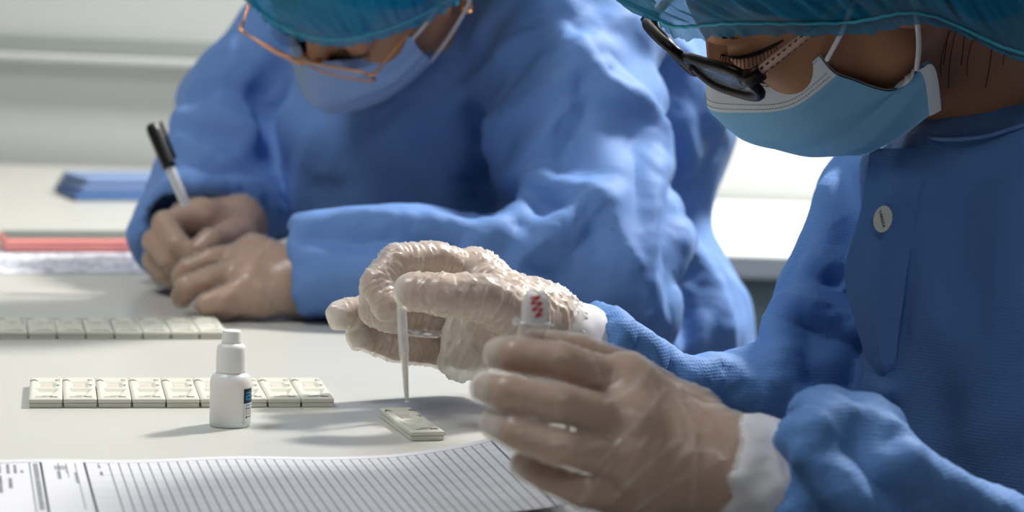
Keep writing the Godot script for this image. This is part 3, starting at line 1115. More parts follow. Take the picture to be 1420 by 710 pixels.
func hand(wrist: Array, wrist_r: float, fingers: Array, thumb: Array, arm: Array, size := 1.0) -> Field:
	var q := Field.new()
	var w := at(wrist[0], wrist[1], wrist[2])
	q.cap(at(arm[0], arm[1], arm[2]), w, (wrist_r + 3) * 0.001, wrist_r * 0.001, 0.01)
	for f in fingers:
		var m := at(f[0][0], f[0][1], f[0][2])
		q.cap(w, m, wrist_r * 0.00078, 0.0118 * size, 0.016)
	for i in fingers.size() - 1:
		q.cap(at(fingers[i][0][0], fingers[i][0][1], fingers[i][0][2]), at(fingers[i + 1][0][0], fingers[i + 1][0][1], fingers[i + 1][0][2]), 0.0112 * size, 0.0112 * size, 0.012)
	q.cap(w, at(thumb[0][0], thumb[0][1], thumb[0][2]), wrist_r * 0.0008, 0.0145 * size, 0.016)
	q.cap(at(thumb[0][0], thumb[0][1], thumb[0][2]), at(fingers[0][0][0], fingers[0][0][1], fingers[0][0][2]), 0.011 * size, 0.010 * size, 0.014)
	var radii := [[10.6, 9.4, 9.0, 8.2, 7.4], [10.8, 9.6, 9.0, 8.3, 7.5], [10.4, 9.2, 8.6, 7.8], [9.4, 8.2, 7.6, 7.0]]
	finger_bones = []
	for i in fingers.size():
		var r := []
		for x in radii[i]: r.append(x * size)
		finger(q, fingers[i], r)
		for j in fingers[i].size() - 1:
			finger_bones.append([at(fingers[i][j][0], fingers[i][j][1], fingers[i][j][2]), at(fingers[i][j + 1][0], fingers[i][j + 1][1], fingers[i][j + 1][2])])
	finger(q, thumb, [14.0 * size, 12.0 * size, 10.6 * size, 9.6 * size])
	for j in thumb.size() - 1:
		finger_bones.append([at(thumb[j][0], thumb[j][1], thumb[j][2]), at(thumb[j + 1][0], thumb[j + 1][1], thumb[j + 1][2])])
	return q

func glove(q: Field, cell: float, stretch: Vector3, amp: float, seed_: int, opaque: float, parent: Node3D, label: String, loose := [], streaks := [], ends := []) -> MeshInstance3D:
	# a thin loose film over the hand: rings of wrinkles round the fingers, long folds over the palm
	var bones := finger_bones.duplicate()
	var n := FastNoiseLite.new()
	n.seed = seed_
	n.frequency = 1.0
	n.fractal_type = FastNoiseLite.FRACTAL_RIDGED
	n.fractal_octaves = 2
	var tall := []
	var lines := []
	for w in streaks:
		var smooth_ := []
		for s in w: smooth_.append(Vector3(s[0], s[1], 0))
		var prev = null
		for i in 9:
			var c := along(smooth_, i / 8.0)
			var dir := at(c.x, c.y, 1.0) - EYE
			var t := q.hit(EYE, dir, 0.9, 2.2)
			if t < 0: continue
			if prev != null: lines.append([prev, EYE + dir * t])
			prev = EYE + dir * t
	var tips := []
	for e in ends: tips.append(at(e[0], e[1], e[2]))
	var side := stretch.normalized()
	var disp := func(p: Vector3, nn: Vector3) -> float:
		var best := 1e9
		var tt := 0.0
		var bi := 0
		for i in bones.size():
			var a: Vector3 = bones[i][0]; var b: Vector3 = bones[i][1]
			var ba := b - a
			var h := clampf((p - a).dot(ba) / ba.length_squared(), 0, 1)
			var d := (p - a - ba * h).length()
			if d < best:
				best = d
				tt = h * ba.length()
				bi = i
		var on_finger := 1.0 - smoothstep(0.0105, 0.017, best)
		var r1 := n.get_noise_3d(tt * 260.0 + bi * 7.7, p.y * 45.0, p.x * 45.0)
		var along_ := p - side * (p.dot(side) * 0.88)
		var r2 := n.get_noise_3d(along_.x * 95.0, along_.y * 95.0, along_.z * 95.0)
		var v := lerpf(r2, r1, on_finger * 0.8)
		v = maxf(v, 0.0)
		var white := v * (0.75 if amp > 0.0012 else 0.35)
		for t in tips: white = maxf(white, 0.9 - smoothstep(0.004, 0.016, p.distance_to(t)) * 0.9)
		var extra := 0.0
		for l in lines:
			var ba: Vector3 = l[1] - l[0]
			var h: float = clampf((p - l[0]).dot(ba) / ba.length_squared(), 0, 1)
			var x: float = 1.0 - (p - l[0] - ba * h).length() / 0.0026
			if x > 0.0:
				white = maxf(white, x)
				extra = maxf(extra, x)
		tall.append(white)
		return v * v * amp + extra * 0.0009
	q.grow = 0.0015
	for c in loose:
		if c.size() == 6: q.cut(at(c[0], c[1], c[2]), at(c[3], c[4], c[5]) - at(c[0], c[1], c[2]))
		else: q.cap(at(c[0], c[1], c[2]), at(c[3], c[4], c[5]), c[6] * 0.001, c[7] * 0.001, 0.010, CF, 2.0)
	var o := shaped("glove", [job(q, cell, disp)], M.glove, parent, tall, opaque)
	o.set_meta("label", label)
	return o

func crease_px(q: Field, pts: Array, d0: float, d1: float, wl: float, wr: float, h: float, soft := 0, taper := 0.35) -> void:   # folds of the cloth, found on its surface along a path
	var out := []
	var smooth_ := []
	for p in pts: smooth_.append(Vector3(p[0], p[1], 0))
	var m := (pts.size() - 1) * 3 + 1
	for i in m:
		var c := along(smooth_, float(i) / (m - 1)) if pts.size() > 2 else (smooth_[0] as Vector3).lerp(smooth_[1], float(i) / (m - 1))
		var dir := (at(c.x, c.y, 1.0) - EYE)
		var t := q.hit(EYE, dir, d0, d1)
		if t > 0: out.append(EYE + dir * t)
	if out.size() > 1: q.crease(out, wl * 0.001, wr * 0.001, maxf(h * (1.9 if soft == 0 else 1.4), -0.36 * (wl + wr)) * 0.001, soft, taper)

func px_chain(q: Field, pts: Array, kk: float, axis := Vector3.ZERO, flat := 1.0) -> void:   # [x, y, distance, radius in pixels]
	var c := []
	for p in pts: c.append([at(p[0], p[1], p[2]), p[3] * p[2] / FOCAL])
	q.chain(c, kk, axis, flat)

func crumple(seed_: int, freq: float, amp: float, along_: Vector3) -> Callable:     # sharp-edged folds of stiff non-woven cloth
	var n := FastNoiseLite.new()
	n.seed = seed_
	n.frequency = 1.0
	n.fractal_type = FastNoiseLite.FRACTAL_NONE
	var d := along_.normalized()
	return func(p: Vector3, _n: Vector3) -> float:
		var q := (p - d * (p.dot(d) * 0.55)) * freq
		return (0.3 - absf(n.get_noise_3dv(q))) * amp + (0.3 - absf(n.get_noise_3dv(q * 2.3 + Vector3(9, 4, 1)))) * amp * 0.4

func lumps(seed_: int, freq: float, amp: float) -> Callable:
	var n := FastNoiseLite.new()
	n.seed = seed_
	n.frequency = freq
	n.fractal_octaves = 3
	return func(p: Vector3, _n: Vector3) -> float: return n.get_noise_3dv(p) * amp

func cap_mesh(h: Head, ring: Array, top: float, puff: float, seed_: int, pleats: float) -> Array:     # ring: [front..back] points (F, L, U) of the left half; returns [cap, elastic]
	var nt := 300
	var pts := []
	for p in ring: pts.append(Vector3(p[0], p[1], p[2]))
	for i in range(ring.size() - 2, 0, -1): pts.append(Vector3(ring[i][0], -ring[i][1], ring[i][2]))
	var n := FastNoiseLite.new()
	n.seed = seed_
	n.frequency = 0.02
	n.fractal_octaves = 3
	var m := pts.size()
	var mid := Vector3.ZERO
	for p in pts: mid += p / m
	var loop := []
	for i in nt:
		var f := float(i) / nt * m
		var k := int(f)
		loop.append(catmull(pts[(k - 1 + m) % m], pts[k % m], pts[(k + 1) % m], pts[(k + 2) % m], f - k))
	var ts := [-1.0, -0.8, -0.6, -0.4, -0.2, -0.08, 0.0, 0.03, 0.06, 0.1, 0.15, 0.2, 0.27, 0.34, 0.42, 0.5, 0.58, 0.66, 0.74, 0.82, 0.9, 0.96, 0.99]
	var v := PackedVector3Array(); var idx := PackedInt32Array()
	for t in ts:
		for i in nt + 1:
			var q: Vector3 = loop[i % nt]
			var out_ := (q - mid)
			out_.z = 0
			out_ = out_.normalized()
			var pl := 0.55 * sin(i * TAU * pleats / nt + 2.0 * n.get_noise_2d(i * 2.0, 3)) + 0.45 * sin(i * TAU * pleats * 1.7 / nt)
			var p: Vector3
			if t < 0.0:
				p = q + out_ * (-t * 2.6 + pl * 1.6 * -t) + Vector3(0, 0, t * 9.0) + Vector3(0, 0, n.get_noise_2d(i * 9.0, 50) * 2.2 * -t)
			else:
				var rho := 1.0 + puff * sin(minf(t / 0.3, 1.0) * PI / 2) if t < 0.3 else (1.0 + puff) * pow(maxf(cos((t - 0.3) / 0.7 * PI / 2), 0.0), 0.62)
				var base_h := q.z
				p = Vector3(mid.x + (q.x - mid.x) * rho, mid.y + (q.y - mid.y) * rho, lerpf(base_h, top, sin(minf(t, 1.0) * PI / 2)))
				var fade := 1.0 - smoothstep(0.0, 0.5, t)
				p += out_ * (pl * 2.6 * fade * smoothstep(0.0, 0.08, t))
				p += (out_ + Vector3(0, 0, 0.5)) * ((0.4 - absf(n.get_noise_3d(p.x * 1.6, p.y * 1.6, p.z * 1.6))) * 13.0 * smoothstep(0.05, 0.4, t))
			v.append(h.v(p))
	for j in ts.size() - 1:
		for i in nt:
			var a := j * (nt + 1) + i
			idx.append_array(PackedInt32Array([a, a + 1, a + nt + 1, a + 1, a + nt + 2, a + nt + 1]))
	var band := []
	for i in range(0, nt, 2):
		var q: Vector3 = loop[i]
		var o := (q - mid)
		o.z = 0
		band.append(h.v(q + o.normalized() * 1.2 + Vector3(0, 0, 0.5 * sin(i * 1.3))))
	return [commit(v, idx), tube(band, [0.0011], 6, true)]

func mirror_rows(h: Head, half: Array) -> Array:       # rows of (F, L, U) from the middle to the left edge -> whole rows right to left
	var out := []
	for r in half:
		var row := []
		for i in range(r.size() - 1, 0, -1): row.append(h.p(r[i][0], -r[i][1], r[i][2]))
		for q in r: row.append(h.p(q[0], q[1], q[2]))
		out.append(row)
	return out

func local_tube(h: Head, pts: Array, r: float, n := 24, flat := 1.0) -> ArrayMesh:
	var w := []
	for p in pts: w.append(h.p(p[0], p[1], p[2]))
	return tube(curve(w, n), [r], 8, false, flat)

func lashes(h: Head, s: float, seed_: int) -> ArrayMesh:
	var all := []
	var rng := RandomNumberGenerator.new()
	rng.seed = seed_
	var lid := []
	for i in 9:
		var t := i / 8.0
		lid.append([84.5 + 6.4 * sin(t * PI), (18.0 + 28.0 * t) * s, -1.5 - 3.0 * sin(t * PI) + 1.5 * t])
	all.append(local_tube(h, lid, 0.0009, 20))
	for i in 26:
		var t := i / 25.0
		var a := Vector3(84.5 + 6.6 * sin(t * PI), (18.0 + 28.0 * t) * s, -1.5 - 3.0 * sin(t * PI) + 1.5 * t)
		var b := a + Vector3(4.5, (t - 0.4) * 4.0 * s, -4.0 - rng.randf())
		var c := a + Vector3(8.0, (t - 0.4) * 7.0 * s, -4.5)
		all.append(local_tube(h, [[a.x, a.y, a.z], [b.x, b.y, b.z], [c.x, c.y, c.z]], 0.00022, 4))
	return joined(all)

func eyebrow(h: Head, s: float, seed_: int) -> ArrayMesh:
	var all := []
	var rng := RandomNumberGenerator.new()
	rng.seed = seed_
	for i in 70:
		var t := rng.randf()
		var w := rng.randf_range(-1, 1) * (3.2 - 1.6 * t)
		var a := Vector3(93.0 - 16.0 * t * t, (13.0 + 36.0 * t) * s, 22.5 + 6.0 * sin(t * 2.4) + w)
		var b := a + Vector3(0.3 - 2.0 * t, 5.0 * s, 1.6 - 2.4 * t)
		all.append(local_tube(h, [[a.x, a.y, a.z], [(a.x + b.x) / 2 + 0.6, (a.y + b.y) / 2, (a.z + b.z) / 2], [b.x, b.y, b.z]], 0.0003, 3))
	return joined(all)

func far_person() -> void:
	var root := thing("person", "seated person in blue gown writing with a pen, gold framed glasses and teal cap", "person", Vector3.ZERO)
	var h := head_at(516, -54, 1.88, Vector3(-0.463, -0.803, 0.374), Vector3(0.863, -0.314, 0.394), 0.95)
	# hands
	var left := hand([428, 390, 1.795], 23.0,
		[[[352, 352, 1.815], [294, 361, 1.80], [262, 374, 1.795], [252, 384, 1.795]],
		[[342, 372, 1.795], [288, 388, 1.775], [259, 398, 1.768], [252, 413, 1.775]],
		[[346, 399, 1.775], [302, 417, 1.758], [286, 422, 1.756], [294, 430, 1.765]],
		[[358, 417, 1.775], [322, 424, 1.765], [310, 430, 1.768], [320, 432, 1.775]]],
		[[390, 372, 1.82], [350, 372, 1.83], [318, 385, 1.82], [290, 400, 1.80]], [520, 378, 1.80], 0.92)
	var left_bones := finger_bones
	var right := hand([322, 314, 1.985], 24.0,
		[[[280, 302, 1.935], [228, 310, 1.905], [246, 340, 1.885], [272, 358, 1.882]],
		[[262, 304, 1.95], [215, 335, 1.91], [236, 362, 1.89], [264, 370, 1.89]],
		[[255, 318, 1.965], [214, 362, 1.92], [236, 382, 1.905], [262, 380, 1.905]],
		[[258, 334, 1.98], [222, 378, 1.94], [240, 390, 1.92], [264, 388, 1.925]]],
		[[330, 330, 1.95], [312, 336, 1.905], [292, 336, 1.88], [276, 348, 1.875]], [322, 285, 2.09])
	var right_bones := finger_bones
	# body: one surface from head to hands
	var hf := head_field(h, [[h.p(-28, 0, -48), 0.052], [h.p(-60, 0, -120), 0.056], [at(650, 130, 2.06), 0.075]])
	var tor := Field.new()
	px_chain(tor, [[640, 120, 2.08, 110], [650, 250, 2.10, 150], [690, 430, 2.12, 165], [700, 560, 2.12, 165]], 0.05)
	px_chain(tor, [[650, 130, 2.07, 75], [770, 90, 2.00, 70], [840, 385, 1.83, 55], [520, 378, 1.80, 48]], 0.03)
	px_chain(tor, [[650, 130, 2.09, 75], [420, 90, 2.16, 70], [325, 215, 2.14, 45], [322, 285, 2.09, 40]], 0.03)
	shaped("body", [job(tor, 0.014), job(hf, 0.0034), job(left.copy(), 0.0030), job(right.copy(), 0.0032)], M.skin, root)
	finger_bones = left_bones
	left.cut(at(500, 375, 1.80), at(500, 375, 1.80) - at(440, 388, 1.795))
	glove(left, 0.0030, CX * 0.3 + CU, 0.0007, 5, 0.28, root, "glove on the hand that lies flat on the table")
	finger_bones = right_bones
	glove(right, 0.0032, CX + CU, 0.0007, 8, 0.28, root, "glove on the hand that holds the pen")
	# gown
	var g := Field.new()
	px_chain(g, [[560, 70, 2.09, 150], [590, 200, 2.09, 185], [650, 340, 2.10, 190], [720, 560, 2.14, 210]], 0.06)
	px_chain(g, [[760, 10, 2.10, 165], [815, 130, 2.13, 172], [838, 195, 2.12, 166], [835, 290, 2.13, 118], [860, 470, 2.12, 172], [870, 620, 2.14, 185]], 0.035)
	px_chain(g, [[560, 60, 2.10, 150], [430, 70, 2.16, 95], [345, 150, 2.15, 84], [322, 213, 2.12, 72], [292, 262, 2.06, 70], [268, 318, 2.0, 82]], 0.03)
	px_chain(g, [[700, -10, 2.05, 140], [775, 20, 1.98, 122], [800, 180, 1.91, 108], [830, 320, 1.85, 98], [842, 395, 1.82, 86]], 0.04)
	px_chain(g, [[842, 395, 1.82, 84], [700, 388, 1.81, 82], [560, 374, 1.80, 78], [402, 372, 1.795, 73]], 0.03)
	px_chain(g, [[300, 258, 2.09, 72], [330, 300, 2.05, 58]], 0.03)
	g.cut(at(409, 370, 1.795), at(300, 378, 1.795) - at(409, 370, 1.795), 0.09)
	g.cut(at(262, 335, 1.965), at(238, 360, 1.93) - at(268, 300, 2.0), 0.075)
	g.cut(on_table(268, 392) + Vector3(0, 0.0012, 0), Vector3.DOWN, 0.085)
	g.cut(on_table(445, 441) + Vector3(0, 0.0012, 0), Vector3.DOWN, 0.10)
	# hollow cuffs
	g.cap(at(380, 378, 1.795), at(440, 378, 1.797), 0.033, 0.031, 0.004, Vector3.ZERO, 1.0, 1)
	g.cap(at(255, 350, 1.93), at(275, 312, 2.0), 0.040, 0.036, 0.004, Vector3.ZERO, 1.0, 1)
	g.facet_size = 0.05
	g.facet_seed = 4
	far_folds(g)
	shaped("gown", [job(g, 0.0042, crumple(3, 12.0, 0.003, CU + CX * 0.3))], M.gown, root)
	# head wear
	var hair := Field.new()
	hair.ell(h.p(-10, 0, 36), h.axes(), Vector3(99, 78, 86) * 0.00095, 0.0)
	hair.ell(h.p(-50, 0, -30), h.axes(), Vector3(55, 62, 50) * 0.00095, 0.02)
	hair.cut(h.p(60, 0, 32), h.axes() * Vector3(0.75, 0, -0.66))
	shaped("hair", [job(hair, 0.006)], M.hair, root)
	var cp := cap_mesh(h, [[106, 0, 38], [98, 40, 37], [63, 76, 30], [10, 88, 4], [-50, 84, -32], [-98, 42, -55], [-108, 0, -58]], 140, 0.10, 11, 46)
	var cap := obj("surgical_cap", cp[0], M.cap, root)
	obj("elastic_band", cp[1], M.elastic, cap)
	# mask
	var half := [
		[[108, 0, -2], [94, 22, -10], [74, 45, -16], [50, 63, -14]],
		[[123, 0, -30], [106, 26, -32], [78, 50, -38], [49, 66, -32]],
		[[120, 0, -58], [102, 28, -58], [76, 51, -56], [45, 66, -46]],
		[[103, 0, -82], [88, 27, -80], [66, 48, -73], [41, 65, -58]],
		[[88, 0, -97], [75, 23, -94], [57, 42, -84], [39, 61, -68]]]
	var pleat := func(_u: float, w: float) -> float: return -0.0022 * (absf(fposmod(w * 4.0, 1.0) - 0.5) * 2.0) + 0.001
	var mk := obj("face_mask", sheet(mirror_rows(h, half), 60, 50, 0.0012, pleat), M.far_mask, root)
	for s in [-1, 1]:
		obj("ear_loop", joined([local_tube(h, [[50, 63 * s, -18], [30, 74 * s, -6], [4, 82 * s, 14], [-14, 84 * s, 16]], 0.0013), local_tube(h, [[39, 61 * s, -68], [18, 74 * s, -50], [-8, 84 * s, -30], [-22, 85 * s, -6], [-14, 84 * s, 16]], 0.0013)]), M.loop, mk)
	# face
	for s in [-1, 1]:
		obj("eyelash", lashes(h, s, 40 + s), M.lash, root)
		obj("eyebrow", eyebrow(h, s, 50 + s), M.brow, root)
	var er := obj("earring", tube(curve([h.p(-8, 78, -30), h.p(-2, 81, -36), h.p(-8, 82, -44), h.p(-14, 80, -36), h.p(-9, 78, -30)], 20), [0.0012], 8), M.gold, root)
	er.set_meta("label", "small gold hoop earring")
	# glasses, slid down the nose
	glasses(h, root, Vector3(114, 0, 2), 64.0, 27.0, M.gold, 0.0010, -20.0, 0.0, M.gold)
	seat_at(root, Vector3(0.04, 0.4, -2.12))

func glasses(h: Head, root: Node3D, mid: Vector3, half_w: float, half_h: float, m: Material, r: float, tilt: float, yaw: float, arm_mat: Material) -> Node3D:
	var t := Node3D.new()
	t.name = "eyeglasses"
	root.add_child(t, true)
	t.set_meta("label", "eyeglasses")
	var up := Vector3(-sin(deg_to_rad(tilt)), 0, cos(deg_to_rad(tilt)))
	var over := Vector3(-sin(deg_to_rad(yaw)), cos(deg_to_rad(yaw)), 0)
	var place := func(x: float, y: float, bow: float) -> Vector3:       # x across, y up, in mm
		return h.v(mid + over * x + up * y + Vector3(-bow * x * x / (half_w * half_w) * 9.0, 0, 0))
	var rims := []
	for s in [-1, 1]:
		var cx: float = 0.53 * half_w * s
		var loop := []
		var w := half_w * 0.44
		for i in 40:
			var a := TAU * i / 40
			var ca := signf(cos(a)) * pow(absf(cos(a)), 0.55)
			var sa := signf(sin(a)) * pow(absf(sin(a)), 0.6)
			loop.append(place.call(cx + w * ca, half_h * 0.66 * sa + 2.0, 1.0))
		rims.append(tube(loop, [r], 8, true))
		# lens
		var v := PackedVector3Array(); var idx := PackedInt32Array()
		for k in 2:
			var c := Vector3.ZERO
			for q in loop: c += q / 40.0
			v.append(c + h.f * (0.0006 if k == 0 else -0.0006))
			for q in loop: v.append(q + h.f * (0.0006 if k == 0 else -0.0006))
		for i in 40:
			idx.append_array(PackedInt32Array([0, 1 + i, 1 + (i + 1) % 40]))
			idx.append_array(PackedInt32Array([41, 42 + (i + 1) % 40, 42 + i]))
		obj("lens", commit(v, idx), M.lens, t)
	var b := []
	for i in 7:
		var x := lerpf(-0.12, 0.12, i / 6.0) * half_w
		b.append(place.call(x, 5.0 + 3.0 * (1.0 - absf(x) / (0.12 * half_w)), 0.2))
	rims.append(tube(b, [r * 1.1], 8))
	for s in [-1, 1]:
		rims.append(tube([place.call(0.95 * half_w * s, 8.0, 1.0), place.call(1.04 * half_w * s, 8.5, 1.0), place.call(1.06 * half_w * s, 8.5, 1.6)], [r * 1.5], 8))
	obj("frame", joined(rims), m, t)
	for s in [-1, 1]:
		var a: Vector3 = place.call(1.06 * half_w * s, 8.5, 1.6)
		var e := h.p(-8, 82 * s, 20)
		var pts := [a, a.lerp(e, 0.5) + h.l * s * 0.003, e, h.p(-26, 82 * s, 2)]
		if arm_mat != null: obj("temple", tube(curve(pts, 24), [maxf(r, 0.0009)], 8), arm_mat, t)
		var pad := [place.call(0.13 * half_w * s, -3.0, 0.1), place.call(0.10 * half_w * s, -7.0, 0.1)]
		obj("nose_pad", tube([pad[0] - h.f * 0.004, (pad[0] + pad[1]) / 2 - h.f * 0.007, pad[1] - h.f * 0.006], [0.0012, 0.0024, 0.0012], 8), M.gold if m == M.gold else M.lens, t)
	return t

func far_folds(g: Field) -> void:
	var d0 := 1.6; var d1 := 2.4
	var folds := [      # path in the frame, width left and right of travel in mm, height in mm, soft, how much of it is left at the ends
		# forearm that lies across the table
		[[[418, 316], [520, 310], [610, 316], [662, 336]], 20, 12, 7, 0, 0.6],
		[[[480, 336], [560, 331], [668, 338]], 10, 14, -6, 0, 0.4],
		[[[420, 352], [520, 372], [610, 372]], 18, 20, 4, 0, 0.4],
		[[[655, 338], [700, 302], [738, 266]], 16, 24, 9, 0, 0.5],
		[[[694, 286], [722, 318], [758, 334]], 16, 12, -9, 0, 0.5],
		[[[560, 400], [640, 430], [700, 440]], 20, 20, 5, 0, 0.4],
		# knot of folds in the crook of the arm
		[[[738, 258], [790, 268], [830, 284]], 22, 9, 13, 0, 0.9],
		[[[756, 292], [796, 298], [822, 294]], 12, 12, -8, 0, 0.5],
		[[[828, 286], [790, 318], [750, 350]], 9, 26, 13, 0, 0.8],
		[[[832, 284], [866, 366], [910, 470]], 30, 14, 12, 0, 0.8],
		[[[752, 350], [792, 404], [806, 450]], 22, 22, -7, 0, 0.5],
		# upper sleeve
		[[[798, 36], [800, 100], [806, 166]], 18, 10, -9, 0, 0.4],
		[[[797, 60], [845, 118], [893, 148], [920, 205]], 12, 34, 12, 0, 0.7],
		[[[806, 72], [862, 28], [932, 66]], 24, 34, 9, 0, 0.6],
		[[[770, 0], [800, 40], [806, 74]], 24, 20, 8, 0, 0.5],
		[[[792, 160], [744, 228], [690, 288]], 12, 32, 11, 0, 0.7],
		[[[790, 172], [778, 222], [772, 264]], 16, 10, -6, 0, 0.5],
		[[[922, 150], [932, 230], [912, 330], [906, 460]], 16, 12, -12, 0, 0.8],
		[[[898, 150], [910, 230], [893, 330]], 22, 16, 8, 0, 0.5],
		[[[690, 64], [738, 28], [775, -14]], 22, 32, 10, 0, 0.6],
		[[[640, 118], [700, 72], [745, 48]], 10, 30, 11, 0, 0.5],
		[[[648, 172], [690, 152], [724, 104]], 11, 12, -13, 0, 0.4],
		[[[682, 170], [732, 140], [776, 108]], 10, 24, 11, 0, 0.6],
		[[[664, 172], [676, 200], [677, 300]], 30, 15, -18, 0, 0.9],
		[[[688, 186], [690, 240], [690, 286]], 10, 22, 9, 0, 0.6],
		# chest
		[[[395, 150], [440, 196], [560, 176], [650, 118]], 30, 40, 7, 1, 0.3],
		[[[650, 10], [600, 92], [520, 176]], 22, 44, 8, 0, 0.4],
		[[[690, 20], [650, 80], [600, 120]], 16, 30, 7, 0, 0.4],
		[[[560, 200], [600, 240], [660, 262]], 26, 26, 5, 0, 0.3],
		[[[450, 170], [420, 230], [412, 295]], 26, 22, 6, 0, 0.4],
		[[[376, 120], [388, 226], [398, 304]], 20, 16, -13, 0, 0.6],
		# writing arm
		[[[268, 184], [330, 208], [392, 256]], 14, 16, -11, 0, 0.5],
		[[[258, 200], [320, 238], [384, 304]], 14, 20, 10, 0, 0.6],
		[[[252, 168], [300, 164], [352, 192]], 18, 14, 10, 0, 0.7],
		[[[334, 50], [312, 128], [298, 166]], 22, 28, 8, 0, 0.5],
		[[[385, 90], [360, 150], [374, 224]], 16, 20, -9, 0, 0.5],
		[[[350, 100], [338, 150], [356, 196]], 16, 20, 7, 0, 0.5],
		[[[296, 258], [342, 272], [396, 322]], 14, 14, 9, 0, 0.6],
		[[[268, 256], [238, 292], [200, 332]], 16, 16, 8, 0, 0.7],
		[[[270, 230], [300, 246], [340, 250]], 14, 14, -8, 0, 0.5],
		# rolled tucks
		[[[734, 262], [780, 266], [826, 282]], 13, 11, 6, 2, 0.8],
		[[[826, 288], [792, 318], [756, 346]], 12, 12, 5, 2, 0.7],
		[[[424, 312], [520, 307], [600, 313], [658, 330]], 12, 14, 4, 2, 0.6],
		[[[690, 292], [716, 300], [740, 322]], 12, 12, 5, 2, 0.5],
		[[[804, 78], [850, 116], [892, 146], [916, 196]], 13, 15, 6, 2, 0.6],
		[[[692, 172], [697, 230], [692, 284]], 14, 16, 6, 2, 0.6],
		[[[690, 158], [730, 128], [762, 96]], 14, 14, 5, 2, 0.5],
		[[[258, 196], [322, 234], [382, 298]], 14, 14, 5, 2, 0.6],
		[[[254, 170], [300, 168], [350, 190]], 14, 14, 5, 2, 0.6],
		[[[286, 256], [330, 262], [388, 308]], 14, 14, 5, 2, 0.5],
		[[[944, 332], [990, 398], [1010, 490]], 16, 18, 6, 2, 0.6],
		[[[898, 200], [905, 300], [900, 430]], 12, 14, 5, 2, 0.6],
		# back and skirt
		[[[888, 6], [950, 92], [988, 172]], 32, 22, 9, 0, 0.6],
		[[[1004, 200], [960, 246], [928, 262]], 14, 18, -9, 0, 0.6],
		[[[950, 110], [944, 170], [960, 236]], 22, 22, 6, 0, 0.4],
		[[[942, 328], [990, 398], [1012, 505]], 18, 26, 11, 0, 0.7],
		[[[928, 372], [950, 446], [942, 524]], 18, 18, -10, 0, 0.6],
		[[[908, 460], [880, 512], [868, 566]], 22, 22, 9, 0, 0.6],
		[[[980, 440], [960, 480], [900, 520]], 20, 20, 7, 0, 0.4]]
	for f in folds: crease_px(g, f[0], d0, d1, f[1], f[2], f[3], f[4], f[5])

func seat_at(root: Node3D, where: Vector3) -> void:      # the person's node stands where the body does; the parts keep their places
	root.position = where
	for c in root.get_children(): c.position -= where

